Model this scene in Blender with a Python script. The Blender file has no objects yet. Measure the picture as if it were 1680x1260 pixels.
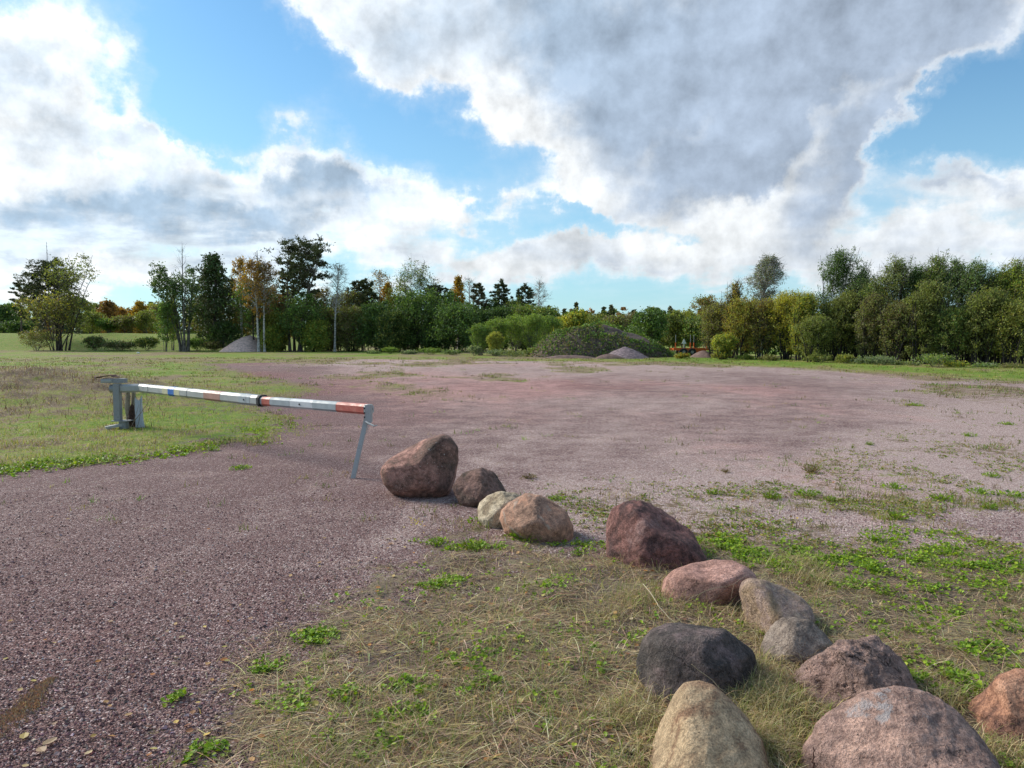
import bpy, math, random
import numpy as np
R = math.radians
rng = np.random.default_rng(7)
random.seed(7)
SC = bpy.context.scene
COL = SC.collection

# ------------------------------------------------------------------ camera
CAM_H, FPX, PITCH = 1.6, 1200.0, math.atan(74 / 1200.0)
cam_d = bpy.data.cameras.new('camera')
cam = bpy.data.objects.new('camera', cam_d)
COL.objects.link(cam)
cam_d.sensor_width = 36.0
cam_d.lens = 36.0 * FPX / 1680.0
cam_d.clip_start = 0.05
cam_d.clip_end = 6000
cam.location = (0, 0, CAM_H)
cam.rotation_euler = (R(90) - PITCH, 0, 0)
SC.camera = cam

# ------------------------------------------------------------------ light
SUN_AZ, SUN_EL = R(-62), R(33)          # azimuth measured from the view direction (+Y) towards +X
SUN_DIR = np.array([math.sin(SUN_AZ) * math.cos(SUN_EL), math.cos(SUN_AZ) * math.cos(SUN_EL), math.sin(SUN_EL)])
sd = bpy.data.lights.new('sun', 'SUN')
sd.energy = 2.7
sd.angle = R(26)
sd.color = (1.0, 0.93, 0.82)
sun = bpy.data.objects.new('sun', sd)
COL.objects.link(sun)
from mathutils import Vector, noise as mnoise
sun.rotation_euler = Vector(SUN_DIR).to_track_quat('Z', 'Y').to_euler()
SC.view_settings.view_transform = 'Standard'
SC.view_settings.look = 'None'
SC.view_settings.exposure = 0.78
SC.view_settings.gamma = 1.0
SC.view_settings.use_curve_mapping = False
SC.render.engine = 'CYCLES'
SC.cycles.max_bounces = 5
SC.cycles.transparent_max_bounces = 8
SC.cycles.use_denoising = True


def cam_dir(px, py):
    a = (px - 840) / FPX
    b = -(py - 630) / FPX
    cp, sp = math.cos(PITCH), math.sin(PITCH)
    return np.array([a, cp + b * sp, -sp + b * cp])


def G(px, py, z=0.0):
    d = cam_dir(px, py)
    t = (z - CAM_H) / d[2]
    return np.array([d[0] * t, d[1] * t, z])


def P(px, py, Y):
    d = cam_dir(px, py)
    t = Y / d[1]
    return np.array([d[0] * t, Y, CAM_H + d[2] * t])


def azel(px, py):
    d = cam_dir(px, py)
    d = d / np.linalg.norm(d)
    return math.atan2(d[0], d[1]), math.asin(d[2])


# ------------------------------------------------------------------ node helpers
class E:
    """tiny expression wrapper that writes Math nodes"""
    def __init__(s, nt, sock):
        s.nt, s.s = nt, sock

    def _m(s, op, *a, clamp=False):
        n = s.nt.nodes.new('ShaderNodeMath')
        n.operation = op
        n.use_clamp = clamp
        for i, v in enumerate((s,) + a):
            if isinstance(v, E):
                s.nt.links.new(v.s, n.inputs[i])
            else:
                n.inputs[i].default_value = float(v)
        return E(s.nt, n.outputs[0])

    def __add__(s, o): return s._m('ADD', o)
    __radd__ = __add__
    def __sub__(s, o): return s._m('SUBTRACT', o)
    def __rsub__(s, o): return (s * -1.0) + o
    def __mul__(s, o): return s._m('MULTIPLY', o)
    __rmul__ = __mul__
    def __truediv__(s, o): return s._m('DIVIDE', o)
    def f(s, op, *a): return s._m(op, *a)
    def clamp(s): return s._m('MULTIPLY', 1.0, clamp=True)

    def step(s, a, b):
        n = s.nt.nodes.new('ShaderNodeMapRange')
        n.interpolation_type = 'SMOOTHSTEP'
        s.nt.links.new(s.s, n.inputs['Value'])
        n.inputs['From Min'].default_value = a
        n.inputs['From Max'].default_value = b
        return E(s.nt, n.outputs['Result'])


def noise_node(nt, vec, scale, detail=4, rough=0.55, dist=0.0, lac=2.0, ty='FBM'):
    n = nt.nodes.new('ShaderNodeTexNoise')
    n.noise_dimensions = '3D'
    try:
        n.noise_type = ty
    except Exception:
        pass
    n.inputs['Scale'].default_value = scale
    n.inputs['Detail'].default_value = detail
    n.inputs['Roughness'].default_value = rough
    n.inputs['Lacunarity'].default_value = lac
    n.inputs['Distortion'].default_value = dist
    if vec is not None:
        nt.links.new(vec, n.inputs['Vector'])
    return n


def mixc(nt, fac, a, b, mode='MIX'):
    n = nt.nodes.new('ShaderNodeMix')
    n.data_type = 'RGBA'
    n.blend_type = mode
    for idx, v in ((0, fac), (6, a), (7, b)):
        if isinstance(v, E):
            v = v.s
        if hasattr(v, 'is_linked'):
            nt.links.new(v, n.inputs[idx])
        elif isinstance(v, (tuple, list)):
            n.inputs[idx].default_value = (*v[:3], 1)
        else:
            n.inputs[idx].default_value = v
    return n.outputs[2]


def ramp(nt, fac, stops, interp='LINEAR'):
    n = nt.nodes.new('ShaderNodeValToRGB')
    n.color_ramp.interpolation = interp
    el = n.color_ramp.elements
    while len(el) < len(stops):
        el.new(0.5)
    for e, (p, c) in zip(el, stops):
        e.position = p
        e.color = (*c[:3], 1)
    nt.links.new(fac.s if isinstance(fac, E) else fac, n.inputs[0])
    return n.outputs[0]


def srgb(r, g, b):
    def f(c):
        c /= 255.0
        return c / 12.92 if c <= 0.04045 else ((c + 0.055) / 1.055) ** 2.4
    return (f(r), f(g), f(b))


# ------------------------------------------------------------------ sky with broken cumulus
def build_world():
    w = bpy.data.worlds.new('World')
    SC.world = w
    w.use_nodes = True
    nt = w.node_tree
    nt.nodes.clear()
    out = nt.nodes.new('ShaderNodeOutputWorld')
    bg = nt.nodes.new('ShaderNodeBackground')
    nt.links.new(bg.outputs[0], out.inputs[0])
    bg.inputs['Strength'].default_value = 0.09
    sky = nt.nodes.new('ShaderNodeTexSky')
    sky.sky_type = 'NISHITA'
    sky.sun_disc = False
    sky.sun_elevation = SUN_EL
    sky.sun_rotation = SUN_AZ
    sky.air_density = 1.0
    sky.dust_density = 0.6
    sky.ozone_density = 1.5
    tc = nt.nodes.new('ShaderNodeTexCoord')
    D = tc.outputs['Generated']
    sp = nt.nodes.new('ShaderNodeSeparateXYZ')
    nt.links.new(D, sp.inputs[0])
    x, y, z = (E(nt, sp.outputs[i]) for i in range(3))
    az = x.f('ARCTAN2', y)
    el = z.f('ARCSINE')
    # plane of the cloud layer, compressed towards the horizon
    zz = z.f('MAXIMUM', 0.0) + 0.16
    comb = nt.nodes.new('ShaderNodeCombineXYZ')
    for i, v in enumerate((x / zz, y / zz * 1.0, z * 1.6)):
        nt.links.new(v.s, comb.inputs[i])
    CP = comb.outputs[0]
    # warp for ragged edges
    wn = noise_node(nt, D, 5.5, 7, 0.62)
    ws = nt.nodes.new('ShaderNodeSeparateColor')
    nt.links.new(wn.outputs['Color'], ws.inputs[0])
    wx = (E(nt, ws.outputs[0]) - 0.5)
    wy = (E(nt, ws.outputs[1]) - 0.5)
    azw = az + wx * 0.34
    elw = el + wy * 0.24

    def blob(cx, cy, rx, ry, rot=0.0, amp=1.0):
        a, e = azel(cx, cy)
        k = FPX * 1.0
        # local angular scale (wide angle: pixels off axis span a smaller angle)
        c = math.cos(a)
        su, sv = rx / k * c * c, ry / k * c
        u = azw - a
        v = elw - e
        cr, sr = math.cos(R(rot)), math.sin(R(rot))
        uu = (u * cr + v * sr) / su
        vv = (v * cr - u * sr) / sv
        r2 = uu * uu + vv * vv
        return ((r2 * -1.0).f('EXPONENT') if False else (r2 * -1.0)._m('EXPONENT')) * amp

    def total(bl):
        t = None
        for b in bl:
            e = blob(*b)
            t = e if t is None else t + e
        return t
    # where the photo shows cloud (pixel centre, radii, rotation in degrees, weight)
    cov = total([
        (60, 60, 150, 150, 0, 1.3), (0, 200, 120, 90, 0, 1.0), (190, 60, 50, 90, 0, 0.4),
        (120, 250, 200, 60, -10, 0.9), (520, 262, 85, 75, 0, 1.3), (330, 285, 160, 45, -8, 0.9),
        (620, 320, 110, 60, 0, 0.8), (150, 350, 260, 75, 0, 0.9), (470, 370, 190, 45, 0, 0.8),
        (760, 345, 70, 18, 0, 0.7), (30, 450, 220, 60, 0, 0.45), (260, 470, 90, 30, 0, 0.4),
        (900, 20, 420, 130, 0, 1.7), (560, 20, 110, 110, -30, 1.0), (640, 90, 60, 40, -20, 0.6), (1000, 190, 260, 160, -10, 1.5), (830, 230, 80, 60, -10, 0.9),
        (1300, 140, 260, 170, 25, 1.4), (1380, 260, 170, 70, 45, 1.0), (1200, 340, 170, 60, 10, 0.9), (1480, 20, 180, 80, 0, 1.2),
        (950, 330, 110, 40, 0, 0.6), (700, 440, 200, 50, 0, 0.8), (1050, 425, 280, 55, 0, 0.85), (850, 430, 120, 30, 0, .5), (90, 440, 160, 50, 0, .5), (380, 430, 160, 30, 0, .5), (1180, 380, 90, 30, 0, .4),
        (1620, 290, 110, 35, 0, 1.0), (1620, 390, 190, 60, 12, 1.1), (1400, 420, 160, 45, 10, 0.7), (1655, 160, 40, 20, 0, 0.5),
    ])
    holes = total([
        (330, 120, 140, 120, -20, 1.2), (470, 120, 110, 80, -30, 0.9), (660, 210, 130, 85, 0, 1.2), (230, 195, 90, 30, 0, 0.4), (800, 290, 60, 45, 0, 0.5),
        (1600, 150, 110, 75, 0, 1.3), (1560, 230, 50, 50, 0, 0.8), (1000, 372, 150, 26, -3, 1.7), (600, 395, 60, 20, 0, 0.3), (900, 495, 300, 14, 0, 0.3),
        (1290, 205, 30, 20, 0, 0.1),
    ])
    n1 = noise_node(nt, CP, 2.3, 9, 0.56, 0.15)
    f1 = E(nt, n1.outputs['Fac'])
    n3 = noise_node(nt, D, 9.0, 8, 0.6)
    f3 = E(nt, n3.outputs['Fac'])
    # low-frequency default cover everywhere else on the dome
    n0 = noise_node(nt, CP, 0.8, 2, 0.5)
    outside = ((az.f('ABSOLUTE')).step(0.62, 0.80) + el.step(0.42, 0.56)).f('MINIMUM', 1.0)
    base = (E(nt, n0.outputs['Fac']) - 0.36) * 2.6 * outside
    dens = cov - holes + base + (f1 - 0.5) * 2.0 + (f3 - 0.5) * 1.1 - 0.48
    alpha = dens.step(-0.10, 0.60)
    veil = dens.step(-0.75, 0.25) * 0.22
    sdot = nt.nodes.new('ShaderNodeVectorMath')
    sdot.operation = 'DOT_PRODUCT'
    nt.links.new(D, sdot.inputs[0])
    sdot.inputs[1].default_value = tuple(SUN_DIR)
    glow = E(nt, sdot.outputs['Value']).step(0.25, 0.85)
    # thick underside areas, greyer
    dark = total([
        (990, 130, 170, 170, -12, 1.15), (1050, 40, 380, 90, 0, 0.5), (1300, 80, 330, 130, 0, 0.95), (1240, 220, 200, 100, 30, 0.8), (1500, 20, 200, 60, 0, 0.7), (1400, 300, 130, 40, 42, 0.8),
        (1180, 290, 120, 40, 10, 0.5), (700, 60, 120, 60, 0, 0.35), (700, 470, 140, 30, 0, .4), (1060, 450, 200, 30, 0, .35), (330, 300, 150, 20, -8, .3),
        (30, 110, 60, 50, 0, 0.5), (560, 310, 80, 45, 0, 1.1), (180, 365, 230, 55, 0, 1.6), (420, 390, 170, 35, 0, 1.3), (120, 230, 90, 25, 0, .4), (300, 250, 120, 20, -8, .4), (500, 300, 60, 40, 0, 0.5),
        (1590, 300, 80, 22, 0, 1.1), (1280, 262, 220, 30, 40, -1.1), (1140, 350, 110, 40, 10, -.5), (800, 250, 90, 80, 0, -0.8), (940, 320, 130, 30, 0, -.8), (1090, 190, 90, 25, 55, -.5), (1600, 400, 110, 40, 0, 0.45), (640, 410, 60, 28, 0, 0.5),
    ])
    fd = E(nt, noise_node(nt, CP, 1.4, 4, 0.48, 0.2).outputs['Fac'])
    dk = (dark + outside * 0.05) + (fd - 0.5) * 2.4 + (f1 - 0.5) * 0.5 + (f3 - 0.5) * 0.2  # clouds out of view kept paler, to add fill light from behind the camera
    g = (dk.step(-0.30, 1.25) * dens.step(0.0, 0.85)) * (1.0 - glow * 0.1)
    # side facing the sun is brighter: compare with the same noise a little nearer the sun
    mp = nt.nodes.new('ShaderNodeVectorMath')
    mp.operation = 'ADD'
    nt.links.new(D, mp.inputs[0])
    s2 = SUN_DIR * 0.022 + np.array([0, 0, 0.012])
    mp.inputs[1].default_value = tuple(s2)
    n4 = noise_node(nt, mp.outputs[0], 9.0, 6, 0.6)
    rel = (f3 - E(nt, n4.outputs['Fac'])) * 1.6
    white = mixc(nt, glow, (5.8, 6.0, 6.15), (8.0, 8.15, 8.2))
    grey = mixc(nt, glow, tuple(v * 7.07 for v in srgb(170, 185, 205)), tuple(v * 7.07 for v in srgb(158, 186, 212)))
    c_cloud = mixc(nt, g, white, grey)
    br = (rel + 1.0).f('MAXIMUM', 0.6).f('MINIMUM', 1.25)
    vm = nt.nodes.new('ShaderNodeVectorMath')
    vm.operation = 'SCALE'
    nt.links.new(c_cloud, vm.inputs[0])
    nt.links.new(br.s, vm.inputs['Scale'])
    # clear sky: Nishita, paler towards the horizon
    skyc = mixc(nt, 1.0, sky.outputs[0], (0.60, 0.93, 1.05), 'MULTIPLY')
    hz = 1.0 - el.step(0.0, 0.42)
    skyc = mixc(nt, hz * 0.55, skyc, tuple(v * 7.07 for v in srgb(178, 214, 232)))
    skyc = mixc(nt, veil, skyc, (6.2, 6.5, 6.8))
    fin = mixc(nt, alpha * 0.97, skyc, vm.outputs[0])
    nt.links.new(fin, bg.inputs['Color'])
    w.cycles.sampling_method = 'MANUAL'
    w.cycles.sample_map_resolution = 512
    return w


build_world()


# ------------------------------------------------------------------ numpy noise
def _hash(ix, iy, iz, seed):
    h = (ix.astype(np.int64) * 374761393 + iy.astype(np.int64) * 668265263 + iz.astype(np.int64) * 2147483647 + seed * 1274126177) & 0xffffffff
    h = ((h ^ (h >> 13)) * 1274126177) & 0xffffffff
    h = ((h ^ (h >> 16)) * 2246822519) & 0xffffffff
    return ((h ^ (h >> 15)) & 0xffffff) / float(0xffffff) * 2 - 1


def vnoise(p, seed=0):
    p = np.asarray(p, float)
    i = np.floor(p).astype(np.int64)
    f = p - i
    u = f * f * f * (f * (f * 6 - 15) + 10)
    r = 0
    for dx in (0, 1):
        wx = u[:, 0] if dx else 1 - u[:, 0]
        for dy in (0, 1):
            wy = u[:, 1] if dy else 1 - u[:, 1]
            for dz in (0, 1):
                wz = u[:, 2] if dz else 1 - u[:, 2]
                r = r + wx * wy * wz * _hash(i[:, 0] + dx, i[:, 1] + dy, i[:, 2] + dz, seed)
    return r


def fbm(p, octv=4, gain=0.5, seed=0):
    p = np.asarray(p, float)
    a, s, t = 1.0, 0, 0
    for o in range(octv):
        s = s + a * vnoise(p * (2.03 ** o) + 17.3 * o, seed + o)
        t += a
        a *= gain
    return s / t


def fbm2(x, y, sc, octv=4, seed=0, gain=0.5):
    p = np.stack([np.asarray(x) / sc, np.asarray(y) / sc, np.full(np.shape(x), 3.7)], -1)
    return fbm(p, octv, gain, seed)


def sstep(v, a, b):
    t = np.clip((v - a) / (b - a), 0, 1)
    return t * t * (3 - 2 * t)


# ------------------------------------------------------------------ mesh helpers
def mesh_from(name, V, quads=None, tris=None, cols=None, smooth=False, attrs=None):
    V = np.asarray(V, np.float32).reshape(-1, 3)
    me = bpy.data.meshes.new(name)
    me.vertices.add(len(V))
    me.vertices.foreach_set('co', V.ravel())
    idx, st = [], []
    n = 0
    for F, k in ((quads, 4), (tris, 3)):
        if F is not None and len(F):
            F = np.asarray(F, np.int32).reshape(-1, k)
            idx.append(F.ravel())
            st.append(n + np.arange(len(F), dtype=np.int32) * k)
            n += F.size
    idx = np.concatenate(idx)
    st = np.concatenate(st)
    me.loops.add(len(idx))
    me.loops.foreach_set('vertex_index', idx)
    me.polygons.add(len(st))
    me.polygons.foreach_set('loop_start', st)
    me.polygons.foreach_set('use_smooth', np.full(len(st), bool(smooth)))
    if cols is not None:
        a = me.attributes.new('tint', 'FLOAT_COLOR', 'POINT')
        c = np.ones((len(V), 4), np.float32)
        c[:, :3] = cols
        a.data.foreach_set('color', c.ravel())
    if attrs:
        for k, v in attrs.items():
            a = me.attributes.new(k, 'FLOAT', 'POINT')
            a.data.foreach_set('value', np.asarray(v, np.float32))
    me.update(calc_edges=True)
    me.validate()
    return me


def link(name, me, mat=None, parent=None, loc=None):
    o = bpy.data.objects.new(name, me)
    COL.objects.link(o)
    if mat is not None:
        me.materials.append(mat)
    if parent is not None:
        o.parent = parent
    if loc is not None:
        o.location = tuple(float(v) for v in loc)
    return o


def tag(o, label=None, cat=None, group=None, kind=None):
    if label: o['label'] = label
    if cat: o['category'] = cat
    if group: o['group'] = group
    if kind: o['kind'] = kind
    return o


def thing(name, label, cat, loc, group=None):
    return tag(link(name, None, None, None, loc), label, cat, group)


class MB:
    """collects geometry for ONE mesh"""
    def __init__(s):
        s.V, s.Q, s.T, s.C, s.n = [], [], [], [], 0

    def add(s, V, Q=None, T=None, C=None):
        V = np.asarray(V, float).reshape(-1, 3)
        if Q is not None and len(Q): s.Q.append(np.asarray(Q, int).reshape(-1, 4) + s.n)
        if T is not None and len(T): s.T.append(np.asarray(T, int).reshape(-1, 3) + s.n)
        s.V.append(V)
        if C is None: C = (0.5, 0.5, 0.5)
        s.C.append(np.broadcast_to(np.asarray(C, float), (len(V), 3)))
        s.n += len(V)
        return s

    def box(s, c, size, rot=None):
        hx, hy, hz = [v / 2 for v in size]
        v = np.array([(x, y, z) for x in (-hx, hx) for y in (-hy, hy) for z in (-hz, hz)])
        if rot is not None: v = v @ np.asarray(rot).T
        v = v + np.asarray(c)
        return s.add(v, [(0, 1, 3, 2), (4, 6, 7, 5), (0, 4, 5, 1), (2, 3, 7, 6), (0, 2, 6, 4), (1, 5, 7, 3)])

    def tube(s, pts, rad, n=8, C=None, cap=True, phase=0.0, up=(0, 0, 1), prof=None):
        pts = np.asarray(pts, float)
        rad = np.broadcast_to(np.asarray(rad, float), (len(pts),))
        d = np.gradient(pts, axis=0)
        d /= np.linalg.norm(d, axis=1)[:, None] + 1e-9
        upv = np.array(up, float)
        if abs(d[0] @ upv) > 0.95: upv = np.array([1.0, 0, 0])
        a = np.cross(d, upv); a /= np.linalg.norm(a, axis=1)[:, None] + 1e-9
        b = np.cross(a, d)
        th = np.arange(n) / n * 2 * math.pi + phase
        ca_, sa_ = (np.cos(th), np.sin(th)) if prof is None else (np.array([q[0] for q in prof]), np.array([q[1] for q in prof]))
        ring = a[:, None] * ca_[None, :, None] + b[:, None] * sa_[None, :, None]
        V = pts[:, None] + ring * rad[:, None, None]
        m = len(pts)
        i, j = np.meshgrid(np.arange(m - 1), np.arange(n), indexing='ij')
        j2 = (j + 1) % n
        Q = np.stack([i * n + j, i * n + j2, (i + 1) * n + j2, (i + 1) * n + j], -1).reshape(-1, 4)
        V = V.reshape(-1, 3)
        T = []
        if cap:
            V = np.vstack([V, pts[0], pts[-1]])
            k = m * n
            for jj in range(n):
                T.append((k, (jj + 1) % n, jj))
                T.append((k + 1, (m - 1) * n + jj, (m - 1) * n + (jj + 1) % n))
        return s.add(V, Q, T if T else None, C)

    def build(s, name, mat, parent=None, smooth=False, loc=None):
        V = np.vstack(s.V)
        if loc is not None: V = V - np.asarray(loc)
        Q = np.vstack(s.Q) if s.Q else None
        T = np.vstack(s.T) if s.T else None
        return link(name, mesh_from(name, V, Q, T, np.vstack(s.C), smooth), mat, parent, loc)


def frame(n):
    """two unit vectors orthogonal to each n"""
    a = np.cross(n, np.array([0.31, 0.17, 0.93]))
    a /= np.linalg.norm(a, axis=1)[:, None] + 1e-9
    return a, np.cross(n, a)


def rand_unit(n):
    v = rng.normal(size=(n, 3))
    return v / (np.linalg.norm(v, axis=1)[:, None] + 1e-9)


def leaf_quads(pos, size, cols, aspect=0.55, up_bias=0.0, axis=None):
    """rhombic leaves"""
    n = len(pos)
    a = rand_unit(n) if axis is None else axis / (np.linalg.norm(axis, axis=1)[:, None] + 1e-9)
    r = rand_unit(n)
    r[:, 2] += up_bias
    b = np.cross(a, r)
    b /= np.linalg.norm(b, axis=1)[:, None] + 1e-9
    s = np.asarray(size).reshape(-1, 1)
    s = np.broadcast_to(s, (n, 1))
    V = np.stack([pos - a * s * .5, pos + b * s * .5 * aspect + a * s * .05, pos + a * s * .5, pos - b * s * .5 * aspect + a * s * .05], 1).reshape(-1, 3)
    Q = np.arange(4 * n).reshape(-1, 4)
    return V, Q, np.repeat(cols, 4, axis=0)


def palette(n, cols, var=0.18, w=None):
    cols = np.asarray(cols, float)
    k = rng.choice(len(cols), n, p=w)
    c = cols[k] * (1 + rng.normal(0, var, (n, 1))) * (1 + rng.normal(0, var * .35, (n, 3)))
    return np.clip(c, 0.004, 0.95)


# ------------------------------------------------------------------ materials
def new_mat(name):
    m = bpy.data.materials.new(name)
    m.use_nodes = True
    nt = m.node_tree
    nt.nodes.clear()
    out = nt.nodes.new('ShaderNodeOutputMaterial')
    return m, nt, out


def principled(nt, out, rough=0.8, metal=0.0, spec=0.3):
    b = nt.nodes.new('ShaderNodeBsdfPrincipled')
    b.inputs['Roughness'].default_value = rough
    b.inputs['Metallic'].default_value = metal
    b.inputs['Specular IOR Level'].default_value = spec
    nt.links.new(b.outputs[0], out.inputs[0])
    return b


def attr(nt, name, fac=False):
    n = nt.nodes.new('ShaderNodeAttribute')
    n.attribute_name = name
    return n.outputs['Fac'] if fac else n.outputs['Color']


def bump(nt, b, height, strength=0.4, dist=0.01):
    n = nt.nodes.new('ShaderNodeBump')
    n.inputs['Strength'].default_value = strength
    n.inputs['Distance'].default_value = dist
    nt.links.new(height.s if isinstance(height, E) else height, n.inputs['Height'])
    nt.links.new(n.outputs[0], b.inputs['Normal'])


def leaf_mat(name, trans=0.3, rough=0.55, tt=(1.25, 1.3, 0.6)):
    m, nt, out = new_mat(name)
    c = attr(nt, 'tint')
    d = nt.nodes.new('ShaderNodeBsdfPrincipled')
    d.inputs['Roughness'].default_value = rough
    d.inputs['Specular IOR Level'].default_value = 0.25
    nt.links.new(c, d.inputs['Base Color'])
    t = nt.nodes.new('ShaderNodeBsdfTranslucent')
    tcol = mixc(nt, 1.0, c, tt, 'MULTIPLY')
    nt.links.new(tcol, t.inputs['Color'])
    mx = nt.nodes.new('ShaderNodeMixShader')
    mx.inputs[0].default_value = trans
    nt.links.new(d.outputs[0], mx.inputs[1])
    nt.links.new(t.outputs[0], mx.inputs[2])
    nt.links.new(mx.outputs[0], out.inputs[0])
    return m


def bark_mat(name, c1, c2, sc=6.0, white=False):
    m, nt, out = new_mat(name)
    b = principled(nt, out, 0.9)
    tc = nt.nodes.new('ShaderNodeTexCoord')
    mp = nt.nodes.new('ShaderNodeMapping')
    mp.inputs['Scale'].default_value = (1, 1, 4.0) if white else (1, 1, 0.3)
    nt.links.new(tc.outputs['Object'], mp.inputs[0])
    n = noise_node(nt, mp.outputs[0], sc, 5, 0.6)
    c = ramp(nt, n.outputs['Fac'], [(0.40, c1), (0.56, c2)])
    nt.links.new(c, b.inputs['Base Color'])
    bump(nt, b, n.outputs['Fac'], 0.5, 0.02)
    return m


M = {}
M['leaf'] = leaf_mat('foliage', 0.38)
M['needle'] = leaf_mat('needles', 0.12, 0.6)
M['grass'] = leaf_mat('grass_blades', 0.3, 0.5)
M['straw'] = leaf_mat('dead_straw', 0.2, 0.7, (1.1, 1.0, 0.85))
M['bark'] = bark_mat('grey_bark', (0.05, 0.045, 0.04), (0.17, 0.155, 0.135))
M['bark_black'] = bark_mat('blackish_bark', (0.012, 0.011, 0.010), (0.045, 0.038, 0.032))  # darkest bark tone, for thickets, belt trees and undergrowth
M['bark_dark'] = bark_mat('dark_bark', (0.025, 0.022, 0.02), (0.085, 0.072, 0.06))
M['bark_birch'] = bark_mat('birch_bark', (0.12, 0.11, 0.10), (0.62, 0.60, 0.57), 5.0, True)
M['bark_pine'] = bark_mat('pine_bark', (0.06, 0.05, 0.042), (0.16, 0.12, 0.10))


# ------------------------------------------------------------------ ground layout
def poly_world(pts):
    return np.array([G(x, y)[:2] for x, y in pts])


def sdist(x, y, poly):
    """signed distance to polygon, positive inside"""
    x = np.asarray(x, float); y = np.asarray(y, float)
    dmin = np.full(x.shape, 1e9)
    inside = np.zeros(x.shape, bool)
    n = len(poly)
    for i in range(n):
        ax, ay = poly[i]; bx, by = poly[(i + 1) % n]
        ex, ey = bx - ax, by - ay
        t = np.clip(((x - ax) * ex + (y - ay) * ey) / (ex * ex + ey * ey + 1e-12), 0, 1)
        d = np.hypot(x - ax - t * ex, y - ay - t * ey)
        dmin = np.minimum(dmin, d)
        c = ((ay > y) != (by > y)) & (x < (bx - ax) * (y - ay) / (by - ay + 1e-12) + ax)
        inside ^= c
    return np.where(inside, dmin, -dmin)


# grass field left of the drive (its near edge follows the drive), as ground points
PL_LEFT = poly_world([(-900, 830), (-300, 802), (0, 785), (120, 768), (240, 756), (330, 746), (385, 726), (430, 731), (455, 706), (492, 712), (470, 692), (505, 684), (430, 672), (470, 664),
                      (500, 655), (560, 640), (470, 622), (400, 606), (330, 592), (200, 583), (-900, 583)])
PL_FORE = poly_world([(300, 1300), (350, 1190), (400, 1130), (470, 1060), (560, 985), (660, 925), (760, 880), (830, 868), (900, 880), (990, 890), (1060, 900),
                      (1140, 880), (1300, 880), (1450, 895), (1600, 900), (1800, 905), (2600, 960), (2600, 1800), (300, 1800)])
PL_THIN = poly_world([(1120, 810), (1200, 780), (1350, 745), (1500, 700), (1680, 640), (2300, 640), (2300, 960), (1600, 930), (1300, 905), (1130, 890), (980, 860), (900, 830), (980, 800)])
PL_FARBAND = np.array([G(px, py)[:2] for px, py in [(-600, 600), (0, 603), (300, 598), (600, 589), (850, 592), (1150, 595), (1400, 608), (1550, 618), (1700, 628), (2300, 660)]]
                      + [(80.0, 30.0), (400, 60), (400, 400), (-400, 400)])
SPOTS = {  # clover / leafy weed patches: px, py, radius (m), strength
    'clover': [(620, 1190, .17, 1.0), (590, 1150, .10, .8), (670, 1210, .12, .7), (440, 1092, .09, .8), (520, 1045, .12, .6), (720, 960, .13, .7), (690, 1130, .12, .6), (790, 1140, .1, .4),
               (870, 885, .16, 1.0), (950, 900, .2, .6), (780, 903, .2, .7), (700, 890, .1, .4), (1180, 905, .3, .8), (1250, 900, .3, .8), (1230, 925, .25, .8), (1320, 930, .25, .6),
               (1380, 925, .25, .6), (1520, 885, .4, .8), (1560, 915, .4, .9), (1440, 925, .3, .8), (1600, 935, .35, .7), (1480, 965, .3, .6), (1650, 960, .3, .6), (1400, 955, .3, .6),
               (1530, 990, .25, .5), (1500, 1040, .2, .5), (1600, 1000, .3, .5), (1660, 1080, .2, .8), (1550, 1130, .15, .8), (1520, 1110, .15, .5), (1280, 940, .15, .5), (1190, 890, .25, .8),
               (1580, 1060, .15, .4), (1640, 1030, .2, .5), (290, 1150, .05, .5), (580, 1230, .12, .5), (470, 1170, .08, .3), (350, 1240, .08, .5), (760, 1080, .15, .3), (900, 970, .2, .25)],
}


def ground_h(x, y):
    x = np.asarray(x, float); y = np.asarray(y, float)
    h = 0.012 * fbm2(x, y, 1.3, 3, 5) + 0.03 * fbm2(x, y, 7.0, 2, 9) * sstep(y, 5, 14)
    sf = sstep(sdist(x, y, PL_FORE), -0.1, 0.5)
    h = h + sf * (0.02 + 0.03 * fbm2(x, y, 0.35, 3, 31))
    sl = sstep(sdist(x, y, PL_LEFT), -0.1, 1.0)
    h = h + sl * (0.02 + 0.035 * fbm2(x, y, 0.6, 3, 41))
    # low hump of cut turf at the left
    q = ((x + 12.3) / 4.6) ** 2 + ((y - 18.0) / 3.6) ** 2
    h = h + 0.78 * np.exp(-q * 1.1) * (1 + 0.25 * fbm2(x, y, 1.2, 4, 77))
    # raised grass terrace beyond the field, far left
    t = sstep(y + 0.9 * fbm2(x, y, 6, 2, 3), 95.5, 108) * (1 - sstep(x, -47, -35))
    h = h + t * (2.35 + 0.25 * fbm2(x, y, 5, 3, 4)) * (1 - 0.6 * sstep(y, 125, 180))
    # shallow dirt ridges along the far edge of the lot
    h = h + 0.28 * np.exp(-((y - 94.3) / 0.5) ** 2) * sstep(-x, 15, 25) * (0.4 + np.maximum(0, fbm2(x, y, 3, 3, 6)))
    # land rises gently far away
    h = h + 5.0 * sstep(np.hypot(x, y), 160, 420)
    return h


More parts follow.
